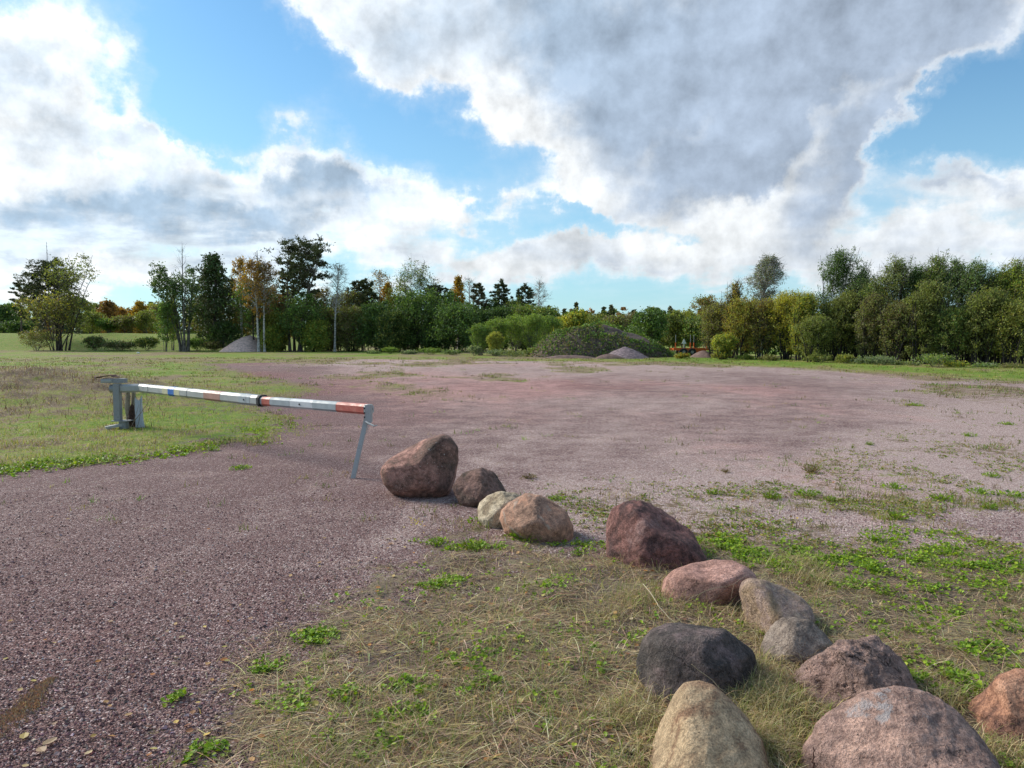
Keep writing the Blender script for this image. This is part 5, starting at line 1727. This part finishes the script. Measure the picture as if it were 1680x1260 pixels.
V, Q, C = strips(x, y, rng.uniform(.05, .15, n), rng.uniform(.0018, .0038, n), rng.uniform(0, 2 * math.pi, n), rng.normal(1.1, .3, n),
                 palette(n, [(0.52, 0.41, 0.20), (0.42, 0.34, 0.13), (0.24, 0.27, 0.06), (0.60, 0.49, 0.27), (0.30, 0.21, 0.12)], .2), 1.5, 4)
tag(MB().add(V, Q, None, C).build('long_grass', M['straw']), 'long bleached grass tufts against the boulders', None, None, 'stuff')


def leaf_plants(cx, cy, nleaf, rad, size, cols, hgt, aspect=.85, tilt=.45):
    """clumps of small broad leaves, arrays of clump centres"""
    n = len(cx)
    k = np.repeat(np.arange(n), nleaf)
    m = len(k)
    a = rng.uniform(0, 2 * math.pi, m)
    r = np.sqrt(rng.random(m)) * rad[k]
    x = cx[k] + r * np.cos(a); y = cy[k] + r * np.sin(a)
    z = gh(x, y) + rng.uniform(.15, 1, m) * hgt[k] * (1 - .5 * (r / rad[k]) ** 2)
    ax = np.stack([np.cos(a), np.sin(a), rng.normal(tilt, .35, m)], -1) + rng.normal(0, .3, (m, 3))
    ax /= np.linalg.norm(ax, axis=1)[:, None]
    sd_ = np.cross(ax, np.array([0, 0, 1.0])); sd_ /= np.linalg.norm(sd_, axis=1)[:, None] + 1e-9
    sd_ += rng.normal(0, .25, (m, 3))
    up = np.cross(sd_, ax)
    s = (size * rng.uniform(.55, 1.3, m))[:, None]
    pos = np.stack([x, y, z], -1)
    # six point oval, folded along the mid rib
    V = np.stack([pos - ax * s * .5, pos - ax * s * .15 + sd_ * s * .5 * aspect + up * s * .12, pos + ax * s * .25 + sd_ * s * .42 * aspect + up * s * .10, pos + ax * s * .5,
                  pos + ax * s * .25 - sd_ * s * .42 * aspect + up * s * .10, pos - ax * s * .15 - sd_ * s * .5 * aspect + up * s * .12], 1).reshape(-1, 3)
    b = (np.arange(m) * 6)[:, None]
    Q = np.concatenate([b + np.array([0, 1, 2, 3]), b + np.array([0, 3, 4, 5])])
    return V, Q, np.repeat(cols(m), 6, axis=0)


# clover and dandelion leaves in the patches the photo shows, and loose ones through the grass
cx, cy = [], []
for px, py, r, st in SPOTS['clover']:
    c = G(px, py)
    sc_ = 1.0
    n = int(210 * st * (r / .15) ** 1.05)
    a = rng.uniform(0, 2 * math.pi, n); q = rng.random(n) ** .6 * r
    cx.append(c[0] + q * 1.25 * np.cos(a)); cy.append(c[1] + q * np.sin(a))
x, y = sample_area(26000, 2.4, 9, 2)
nz = fbm2(x, y, .35, 4, 71)
rt = sstep(x, .2, 1.6)
k = (rng.random(len(x)) < sstep(sdist(x, y, PL_FORE), -.2, .3) * np.clip((nz + rt * .10) * 1.2, 0, .35))
cx.append(x[k]); cy.append(y[k])
cx, cy = np.concatenate(cx), np.concatenate(cy)
k = clear_of_stones(cx, cy, .92) & (rng.random(len(cx)) < sstep(fbm2(cx, cy, .13, 3, 73), -.25, .25))
cx, cy = cx[k], cy[k]
n = len(cx)
print('clover', n)
V, Q, C = leaf_plants(cx, cy, 4, rng.uniform(.012, .04, n), .020, lambda m: palette(m, CLOV, .16), rng.uniform(.01, .05, n))
tag(MB().add(V, Q, None, C).build('clover_patch', M['grass']), 'bright green clover and dandelion leaves in the grass', None, None, 'stuff')

# flat weeds, moss and dry rosettes across the pale right hand part of the lot
x, y = sample_area(60000, 5.2, 20, 2)
st_ = sstep(sdist(x, y, PL_THIN), -.9, .6)
nz = fbm2(x, y * .8, .55, 4, 76); n2 = fbm2(x, y * .8, 1.7, 3, 78)
k = (rng.random(len(x)) < st_ * np.clip((nz * 1.7 + n2 * 1.0 - .12) * 1.0, 0, .5) * sstep(-y, -19, -8) ** .5) & clear_of_stones(x, y, 1.0)
x, y, n2 = x[k], y[k], n2[k]
n = len(x)
V, Q, C = leaf_plants(x, y, 5, rng.uniform(.02, .06, n), .019, lambda m: palette(m, CLOV[:3] + MOSS + [(0.40, 0.30, 0.08), (0.30, 0.19, 0.10), (0.36, 0.30, 0.16)], .2), rng.uniform(.006, .03, n))
tag(MB().add(V, Q, None, C).build('flat_weeds', M['grass']), 'flat weeds, moss and dry rosettes on the pale right part of the lot', None, None, 'stuff')

# left field: turf blades, lusher along the drive
x, y = sample_area(150000, 7.4, 26, 2, 60)
sl = sdist(x, y, PL_LEFT)
nz = fbm2(x, y, .5, 4, 12); nA = fbm2(x, y, 2.2, 5, 11)
k = (rng.random(len(x)) < sstep(sl + nz * .8 + nA * 1.1 - .1, -.4, .55) * np.clip(.55 + nz * 1.4, .12, 1)) & (x < 1)
x, y = x[k][:85000], y[k][:85000]
n = len(x)
c0, dr, _, _, _ = layers(x, y)
cg = palette(n, [tuple(v * q for v, q in zip(c, (1.4, 1.25, 1.0))) for c in BLADE], .2); cd = palette(n, STRAW[:4] + [(0.28, 0.26, 0.11)], .2)
pick = (rng.random(n) < dr * .75)[:, None]
V, Q, C = strips(x, y, rng.uniform(.03, .085, n) * (1 + .5 * np.exp(-((x + 12) / 4) ** 2)), rng.uniform(.005, .010, n), rng.uniform(0, 2 * math.pi, n), rng.normal(.95, .4, n), np.where(pick, cd, cg), .8, 2)
tag(MB().add(V, Q, None, C).build('field_grass', M['grass']), 'short mown grass of the field behind the barrier', None, None, 'stuff')
# bright low leaves along the edge of the drive
x, y = sample_area(26000, 7.4, 16, 2, 60)
sl = sdist(x, y, PL_LEFT)
nz = fbm2(x, y, .45, 4, 81)
k = (rng.random(len(x)) < np.exp(-((sl - .28 - nz * .3) / .26) ** 2) * np.clip(.5 + nz * 1.6, 0, 1)) & (x < -2.2)
x, y = x[k], y[k]
n = len(x)
V, Q, C = leaf_plants(x, y, 6, rng.uniform(.03, .09, n), .035, lambda m: palette(m, CLOV, .16), rng.uniform(.02, .07, n))
tag(MB().add(V, Q, None, C).build('edge_weeds', M['grass']), 'bright low weeds along the edge of the gravel drive', None, None, 'stuff')

# sparse tufts and brown weeds scattered over the lot
x, y = sample_area(52000, 6, 62, 1)
cv, dr, _, _, _ = layers(x, y)
nz = fbm2(x, y, 1.1, 3, 91)
k = (rng.random(len(x)) < np.clip((cv - .06) * 1.3, 0.02, .7) * np.clip(.35 + nz * 1.3, 0, 1)) & (sdist(x, y, PL_FORE) < 0) & ~((sdist(x, y, PL_LEFT) > .4) & (y < 24))
x, y = x[k], y[k]
n = len(x)
print('tufts', n)
kk = np.repeat(np.arange(n), 9)
m = len(kk)
rr_ = .03 + .0022 * y
xx = x[kk] + rng.normal(0, 1, m) * rr_[kk]; yy = y[kk] + rng.normal(0, 1, m) * rr_[kk]
tcol = np.where((rng.random(n) < .45)[:, None], palette(n, BLADE + MOSS, .2), palette(n, STRAW[:3] + [(0.16, 0.10, 0.07)] + MOSS, .2))
V, Q, C = strips(xx, yy, rng.uniform(.03, .10, m) * (1 + .012 * y[kk]), .003 + .0006 * y[kk], rng.uniform(0, 2 * math.pi, m), rng.normal(.8, .4, m), tcol[kk] * (1 + rng.normal(0, .12, (m, 1))), .7, 2)
tag(MB().add(V, Q, None, C).build('lot_tufts', M['grass']), 'thin tufts of grass and dry weeds spread over the gravel lot', None, None, 'stuff')

# loose chips of stone on the near gravel
def pebbles():
    x, y = sample_area(150000, 2.3, 7.5, 2)
    y = np.where(rng.random(len(y)) < .0, y, y)
    cv, dr, lt, rd, so_ = layers(x, y)
    k = (rng.random(len(x)) < np.clip(1.05 - cv * 1.25, .04, 1) * .75) & clear_of_stones(x, y, .95)
    x, y, lt = x[k], y[k], lt[k]
    n = len(x)
    O = np.array([(1, 0, 0), (-1, 0, 0), (0, 1, 0), (0, -1, 0), (0, 0, .7), (0, 0, -.7)], float)
    Tt = np.array([(0, 2, 4), (2, 1, 4), (1, 3, 4), (3, 0, 4), (2, 0, 5), (1, 2, 5), (3, 1, 5), (0, 3, 5)])
    s = rng.gamma(2.2, .0011, n) + .0022
    s = np.minimum(s, .0135)
    V = O[None] * (1 + rng.normal(0, .22, (n, 6, 3)))+ rng.normal(0, .2, (n, 6, 3))
    V = V * s[:, None, None] * rng.uniform(.6, 1.2, (n, 1, 3))
    a = rng.uniform(0, 2 * math.pi, n)
    ca, sa = np.cos(a)[:, None], np.sin(a)[:, None]
    V = np.stack([V[..., 0] * ca - V[..., 1] * sa, V[..., 0] * sa + V[..., 1] * ca, V[..., 2]], -1)
    V += np.stack([x, y, gh(x, y) + s * .25], -1)[:, None]
    T_ = ((np.arange(n) * 6)[:, None, None] + Tt[None]).reshape(-1, 3)
    dk = palette(n, [(0.09, 0.056, 0.058), (0.145, 0.088, 0.09), (0.21, 0.13, 0.128), (0.29, 0.21, 0.205), (0.44, 0.36, 0.35), (0.20, 0.10, 0.095)], .2, [.2, .27, .23, .15, .05, .1])
    li = palette(n, [(0.30, 0.23, 0.22), (0.42, 0.35, 0.34), (0.20, 0.14, 0.14), (0.58, 0.52, 0.50)], .15, [.35, .3, .2, .15])
    dk, li = dk * (1.10, .99, .93), np.clip(li * (1.05, .98, .93), 0, .9)
    c = np.where((rng.random(n) < lt * .8)[:, None], li, dk)
    print('pebbles', n)
    tag(MB().add(V.reshape(-1, 3), None, T_, np.repeat(c, 6, axis=0)).build('gravel_chips', M['stone_chip']), 'loose purple and pink gravel chips', None, None, 'stuff')


m_, nt_, out_ = new_mat('stone_chip')
b_ = principled(nt_, out_, .85, 0, .25)
nt_.links.new(attr(nt_, 'tint'), b_.inputs['Base Color'])
M['stone_chip'] = m_
pebbles()

# fallen leaves, curled
def leaf_shape(s, seed):
    r = np.random.default_rng(seed)
    n = 10
    t = np.linspace(0, 1, n)
    w = np.sin(np.pi * t) ** .8 * .34 * (1 + .12 * r.normal(size=n))
    w[0] = w[-1] = .01
    bend = r.uniform(.05, .3)
    V = []
    for i_ in range(n):
        z = bend * (t[i_] - .5) ** 2 * 1.2
        cup = .10
        V += [((t[i_] - .5), -w[i_], z + cup * w[i_] * 2), ((t[i_] - .5), 0, z), ((t[i_] - .5), w[i_], z + cup * w[i_] * 2)]
    V.append((-.75, .03, bend * .5)); V.append((-.75, .0, bend * .5))
    V = np.array(V) * s
    Q = []
    for i_ in range(n - 1):
        for q in (0, 1):
            Q.append((i_ * 3 + q, i_ * 3 + q + 1, i_ * 3 + q + 4, i_ * 3 + q + 3))
    return V, Q, [(1, 30, 31)]


LEAFC = [(0.42, 0.25, 0.10), (0.50, 0.33, 0.15), (0.30, 0.15, 0.07), (0.52, 0.40, 0.12), (0.45, 0.20, 0.06), (0.20, 0.10, 0.06), (0.50, 0.36, 0.22)]
mb = MB()
x, y = sample_area(1500, 2.4, 8.5, 2)
w = .10 + .8 * sstep(sdist(x, y, PL_FORE), -.9, .2) * (x < 1)
k = (rng.random(len(x)) < w) & clear_of_stones(x, y, 1.0)
x, y = x[k][:560], y[k][:560]
z = gh(x, y)
for i_ in range(len(x)):
    V, Q, Tt = leaf_shape(rng.uniform(.018, .040), i_)
    a = rng.uniform(0, 6.28)
    ti, tj = rng.normal(0, .3, 2)
    Rz = np.array([[math.cos(a), -math.sin(a), 0], [math.sin(a), math.cos(a), 0], [0, 0, 1]])
    Rx = np.array([[1, 0, 0], [0, math.cos(ti), -math.sin(ti)], [0, math.sin(ti), math.cos(ti)]])
    V = V @ Rx.T @ Rz.T + (x[i_], y[i_], z[i_] + .010)
    mb.add(V, Q, Tt, palette(1, LEAFC, .15)[0])
tag(mb.build('leaf_litter', M['straw']), 'small brown and yellow fallen leaves', None, None, 'stuff')
for px, py, s_, c, lab in [
        (40, 1212, .052, (0.50, 0.38, 0.13), 'pale yellow fallen leaf on the gravel, lowest in the left corner'),
        (68, 1235, .05, (0.48, 0.33, 0.20), 'tan fallen leaf beside the pale yellow one at lower left'),
        (45, 1213, .04, (0.46, 0.34, 0.14), None),
        (82, 1222, .06, (0.42, 0.30, 0.18), 'long tan fallen leaf above its paler neighbour at lower left'),
        (298, 1047, .034, (0.52, 0.44, 0.22), 'cream fallen leaf alone on the mid gravel'),
        (181, 1022, .032, (0.50, 0.33, 0.18), 'small tan fallen leaf left on the drive'),
        (411, 1016, .034, (0.48, 0.30, 0.17), 'tan fallen leaf right on the drive near the weed edge'),
        (341, 1090, .036, (0.46, 0.28, 0.12), 'orange tan fallen leaf near the weed edge'),
        (211, 1177, .034, (0.52, 0.33, 0.16), 'light orange fallen leaf low on the drive'),
        (570, 1149, .05, (0.50, 0.29, 0.10), 'orange fallen leaf lying on the clover'),
        (463, 1157, .05, (0.55, 0.42, 0.25), 'pale fallen leaf left of the clover'),
        (413, 1137, .032, (0.50, 0.18, 0.02), 'vivid orange fallen leaf at the weed edge'),
        (677, 1065, .04, (0.40, 0.20, 0.12), 'red brown fallen leaf in the straw'),
        (720, 872, .03, (0.5, 0.3, 0.18), 'pale fallen leaf on gravel below the cream boulder')]:
    if not lab: continue
    V, Q, Tt = leaf_shape(s_, px)
    a = px * 1.7
    Rz = np.array([[math.cos(a), -math.sin(a), 0], [math.sin(a), math.cos(a), 0], [0, 0, 1]])
    c0 = G(px, py)
    z = float(gh(np.array([c0[0]]), np.array([c0[1]]))[0])
    me = mesh_from('fallen_leaf', V @ Rz.T, Q, Tt, np.broadcast_to(np.array(c), (len(V), 3)))
    tag(link('fallen_leaf', me, M['grass'], None, (c0[0], c0[1], z + .012)), lab, 'leaf', 'fallen leaves on the drive')

# distinct leafy weeds standing on the pale gravel
def weed_mesh(seed, cols, rad=.11, h=.07, nl=70, size=.035, blades=30):
    global rng
    keep = rng
    rng = np.random.default_rng(seed)
    m = nl
    a = rng.uniform(0, 2 * math.pi, m); r = np.sqrt(rng.random(m)) * rad
    pos = np.stack([r * np.cos(a) * 1.3, r * np.sin(a), rng.uniform(.1, 1, m) * h * (1 - .6 * (r / rad) ** 2)], -1)
    ax = np.stack([np.cos(a), np.sin(a), rng.normal(.6, .4, m)], -1)
    V, Q, C = leaf_quads(pos, size * rng.uniform(.6, 1.4, m), palette(m, cols, .18), .5, .3, ax)
    mb = MB().add(V, Q, None, C)
    p0 = np.stack([rng.normal(0, rad * .3, blades), rng.normal(0, rad * .3, blades), np.zeros(blades)], -1)
    p1 = p0 + np.stack([rng.normal(0, rad * .5, blades), rng.normal(0, rad * .5, blades), rng.uniform(.5, 1.3, blades) * h], -1)
    cones(mb, p0, p1, np.full(blades, .0025), np.full(blades, .001), cols[0])
    V = np.vstack(mb.V)
    me = mesh_from('weed', V, np.vstack(mb.Q), None, np.vstack(mb.C))
    me.materials.append(M['grass'])
    rng = keep
    return me


WM = [weed_mesh(31, CLOV), weed_mesh(32, CLOV, .14, .06, 90), weed_mesh(33, CLOV + MOSS, .09, .08, 60), weed_mesh(34, [(0.20, 0.15, 0.05), (0.24, 0.19, 0.07)], .11, .07, 50, .03, 50)]
for px, py, k, s_, lab in [
        (1325, 812, 1, 1.0, 'bright green leafy weed, leftmost strong one on the pale gravel'),
        (1467, 802, 0, 1.0, 'bright green weed with one raised leaf on the pale gravel'),
        (1545, 820, 1, .95, 'bright green weed left of the pair near the right edge'),
        (1607, 811, 0, 1.0, 'bright green weed, left one of the pair near the right edge'),
        (1662, 815, 1, 1.0, 'bright green weed cut close to the right edge'),
        (1475, 852, 2, 1.0, 'medium green weed between the upper row and the thick weeds'),
        (1622, 835, 2, .8, 'small green weed below the pair near the right edge'),
        (1440, 888, 0, .9, 'dark green weed at the start of the thick weeds'),
        (1170, 811, 2, .8, 'flat green weed, farthest left on the pale gravel'),
        (1265, 818, 2, 1.0, 'dull green weed left of the strong bright one'),
        (1362, 822, 2, .7, 'small green weed just right of the strong bright one'),
        (1625, 783, 0, .8, 'green weed above the pair near the right edge'),
        (1330, 775, 3, 1.1, 'brown fern like weed standing on the pale gravel'),
        (1190, 775, 3, .6, 'tiny brown weed alone on the lot behind the maroon boulder'),
        (868, 785, 3, .8, 'small dry weed with fine stalks right of the reddish brown boulder'),
        (912, 820, 1, .7, 'green weed right of the orange pink boulder'),
        (1590, 716, 0, .9, 'flat green weed far right on the lot'),
        (1652, 697, 1, .9, 'green weed farthest right on the lot'),
        (1427, 731, 2, .7, 'tiny green weed in the middle of the pale gravel'),
        (1500, 667, 1, 1.2, 'flat green weed strip far out on the lot'),
        (716, 893, 0, .75, 'green upright weed on gravel below the cream boulder'),
        (776, 905, 2, 1.1, 'mossy green cushion in front of the orange pink boulder'),
        (790, 860, 0, .9, 'dark leafy weed at the foot of the cream boulder'),
        (860, 888, 0, 1.1, 'dark leafy weed at the foot of the orange pink boulder'),
        (395, 770, 1, .9, 'green weed cushion on the edge of the drive'),
        (345, 740, 0, 1.1, 'green weed tuft at the rim of the field')]:
    c0 = G(px, py)
    z = float(gh(np.array([c0[0]]), np.array([c0[1]]))[0])
    o = link('weed_clump', WM[k], None, None, (c0[0], c0[1], z))
    o.scale = (s_, s_, s_)
    o.rotation_euler = (0, 0, px * 1.3)
    tag(o, lab, 'weed', 'leafy weeds on the gravel')
# yellow flowering weed on a bent stalk
c0 = G(716, 893)
mb = MB()
p = [G(716, 893) + (0, 0, 0), G(700, 884) + (0, 0, .03), G(688, 874) + (0, 0, .05), G(676, 866) + (0, 0, .05)]
base = G(700, 884)
p = [q - base for q in p]
mb.tube(p, [.003, .003, .002, .0015], 5, C=(.18, .10, .07))
t = rng.uniform(0, 1, 46)
q = np.array(p[2]) + (np.array(p[3]) - np.array(p[2])) * t[:, None] * 1.3 + rng.normal(0, .016, (46, 3)) + (0, 0, .02)
V, Q, C = leaf_quads(q, rng.uniform(.010, .022, 46), palette(46, [(0.55, 0.38, 0.04), (0.5, 0.42, 0.08)], .1), .5)
mb.add(V, Q, None, C)
tag(mb.build('weed_stalk', M['grass'], None, False), 'yellow leaved weed on a thin fallen stalk lying on the gravel', 'weed').location = tuple(base)


# dry stalks and twigs that stand out one by one
def stalk(lab, pts, r=.0022, col=(0.36, 0.29, 0.19), side=(), zs=None):
    P3 = []
    for q in pts:
        c = G(q[0], q[1], 0)
        if len(q) > 2:
            c = P(q[0], q[1], q[2])
        P3.append(c)
    base = np.array([P3[0][0], P3[0][1], 0])
    P3 = np.array(P3) - base
    tt = np.linspace(0, 1, len(P3))
    t2 = np.linspace(0, 1, 12)
    C3 = np.stack([np.interp(t2, tt, P3[:, i_]) for i_ in range(3)], -1)
    C3[1:-1] += rng.normal(0, .004, (10, 3))
    mb = MB().tube(C3, np.linspace(r, r * .5, 12), 5, C=col)
    for f, dv in side:
        i0 = int(f * 11)
        mb.tube([C3[i0], C3[i0] + np.array(dv) * .5 + (0, 0, .004), C3[i0] + np.array(dv)], [r * .6, r * .5, r * .3], 4, C=col)
    tag(mb.build('dry_stalk', M['twig']), lab, 'stalk').location = tuple(base)


m_, nt_, out_ = new_mat('dry_twig')
b_ = principled(nt_, out_, .85, 0, .2)
nt_.links.new(attr(nt_, 'tint'), b_.inputs['Base Color'])
M['twig'] = m_
y6 = BR[5][1] - .31
stalk('long pale straw leaning in the grass left of the pink oblong boulder', [(1055, 958, G(1055, 1000)[1]), (1085, 1000, G(1090, 1030)[1]), (1130, 1050)], .003, (0.48, 0.40, 0.26))
stalk('branched dry stalk crossing the pink oblong boulder', [(1115, 1012, y6 - .02), (1135, 975, y6 - .03), (1200, 960, y6 - .02), (1225, 942, y6 + .02)], .002, (0.36, 0.28, 0.2), [(.3, (.10, -.01, -.04)), (.5, (.08, -.01, .03)), (.8, (-.02, -.01, -.09))])
stalk('dry stalk curving low across the pink oblong boulder', [(1175, 1030, y6 - .05), (1215, 985, y6 - .05), (1245, 955, y6)], .002, (0.36, 0.28, 0.2), [(.4, (-.06, 0, -.05)), (.6, (.05, 0, -.08))])
stalk('thin brown stalk over the charcoal and beige boulders', [(1135, 1090, BR[8][1] - .33), (1175, 1122, BR[8][1] - .36), (1225, 1170, BR[8][1] - .42), (1252, 1200)], .0022, (0.33, 0.26, 0.17))
stalk('short dark twig standing before the biggest pink boulder', [(1336, 1275, 2.52), (1335, 1250, 2.50), (1334, 1226, 2.49)], .004, (0.10, 0.05, 0.04))
stalk('short dark twig standing before the beige boulder', [(1148, 1275, 2.50), (1152, 1262, 2.5), (1160, 1240, 2.5)], .004, (0.09, 0.05, 0.04))
stalk('reddish twig lying left of the beige boulder', [(1020, 1225), (1055, 1238), (1090, 1240)], .003, (0.26, 0.16, 0.10))
stalk('thin dark curved twig in the weeds at the right edge', [(1655, 1020), (1635, 985, G(1635, 1000)[1]), (1615, 965, G(1615, 985)[1])], .003, (0.05, 0.04, 0.035))
stalk('upright pale stalk behind the rough brown pink boulder', [(1417, 1050), (1417, 1020, G(1417, 1050)[1]), (1416, 990, G(1417, 1050)[1])], .002, (0.42, 0.35, 0.26))
stalk('upright pale stalk by the small grey brown boulder', [(1345, 1070), (1347, 1050, G(1345, 1070)[1]), (1349, 1032, G(1345, 1070)[1])], .002, (0.45, 0.38, 0.28))
stalk('thin twig lying on the gravel right of the barrier leg weeds', [(497, 700), (530, 698), (559, 697)], .006, (0.12, 0.08, 0.07))
stalk('long thin branch leaning against the torn pale sheet', [(200, 720, 12.7), (222, 690, 12.8), (242, 662, 12.85)], .008, (0.20, 0.15, 0.11), [(.5, (.1, 0, .3)), (.35, (-.05, 0, .35))])
stalk('thin bent twig beside the torn pale sheet', [(222, 712, 12.75), (228, 690, 12.78), (231, 655, 12.8)], .006, (0.15, 0.12, 0.09))

# streak of orange sandy grit in the left corner
a_, b_w = G(-40, 1225), G(92, 1112)
n = 3000
t = rng.random((n, 1)) ** .8
wob_ = np.interp(t[:, 0], [0, .3, .6, .85, 1], [.055, .045, .03, .016, .008])
p = a_ + (b_w - a_) * t
nrm_ = np.array([-(b_w - a_)[1], (b_w - a_)[0], 0]); nrm_ /= np.linalg.norm(nrm_)
p = p + nrm_ * (rng.normal(0, 1, n) * wob_ + .02 * np.sin(t[:, 0] * 9))[:, None]
s_ = rng.uniform(.0025, .0065, n)
O4 = np.array([(1, 0, -.5), (-.5, .87, -.5), (-.5, -.87, -.5), (0, 0, 1)])
V = (O4[None] * (1 + rng.normal(0, .25, (n, 4, 3)))) * s_[:, None, None] + np.stack([p[:, 0], p[:, 1], gh(p[:, 0], p[:, 1]) + .006 * rng.random(n)], -1)[:, None]
T4 = ((np.arange(n) * 4)[:, None, None] + np.array([(0, 1, 2), (0, 3, 1), (1, 3, 2), (2, 3, 0)])[None]).reshape(-1, 3)
tag(MB().add(V.reshape(-1, 3), None, T4, np.repeat(palette(n, [(0.46, 0.27, 0.14), (0.36, 0.21, 0.11), (0.54, 0.36, 0.20), (0.30, 0.22, 0.16)], .2), 4, axis=0)).build('orange_grit', M['stone_chip']), 'streak of orange sandy grit on the gravel', None, None, 'stuff')

# brown dead stalks on the turf hump and in the field
n = 9000
x = rng.normal(-11.4, 3.2, n); y = rng.normal(16.6, 2.6, n)
nz = fbm2(x, y, .7, 3, 95)
k = (rng.random(n) < np.clip(.25 + nz * 1.6, 0, 1)) & (sdist(x, y, PL_LEFT) > .4)
x, y = x[k], y[k]; n = len(x)
V, Q, C = strips(x, y, rng.uniform(.08, .26, n), rng.uniform(.007, .014, n), rng.uniform(0, 2 * math.pi, n), rng.normal(1.0, .35, n), palette(n, [(0.20, 0.12, 0.08), (0.30, 0.20, 0.12), (0.13, 0.085, 0.06), (0.40, 0.32, 0.18)], .2), .8, 3)
tag(MB().add(V, Q, None, C).build('dead_stalks', M['straw']), 'brown dead weed stalks on the low hump at the left', None, None, 'stuff')
print('triangles', sum(len(o.data.polygons) * 2 for o in SC.objects if o.type == 'MESH'))
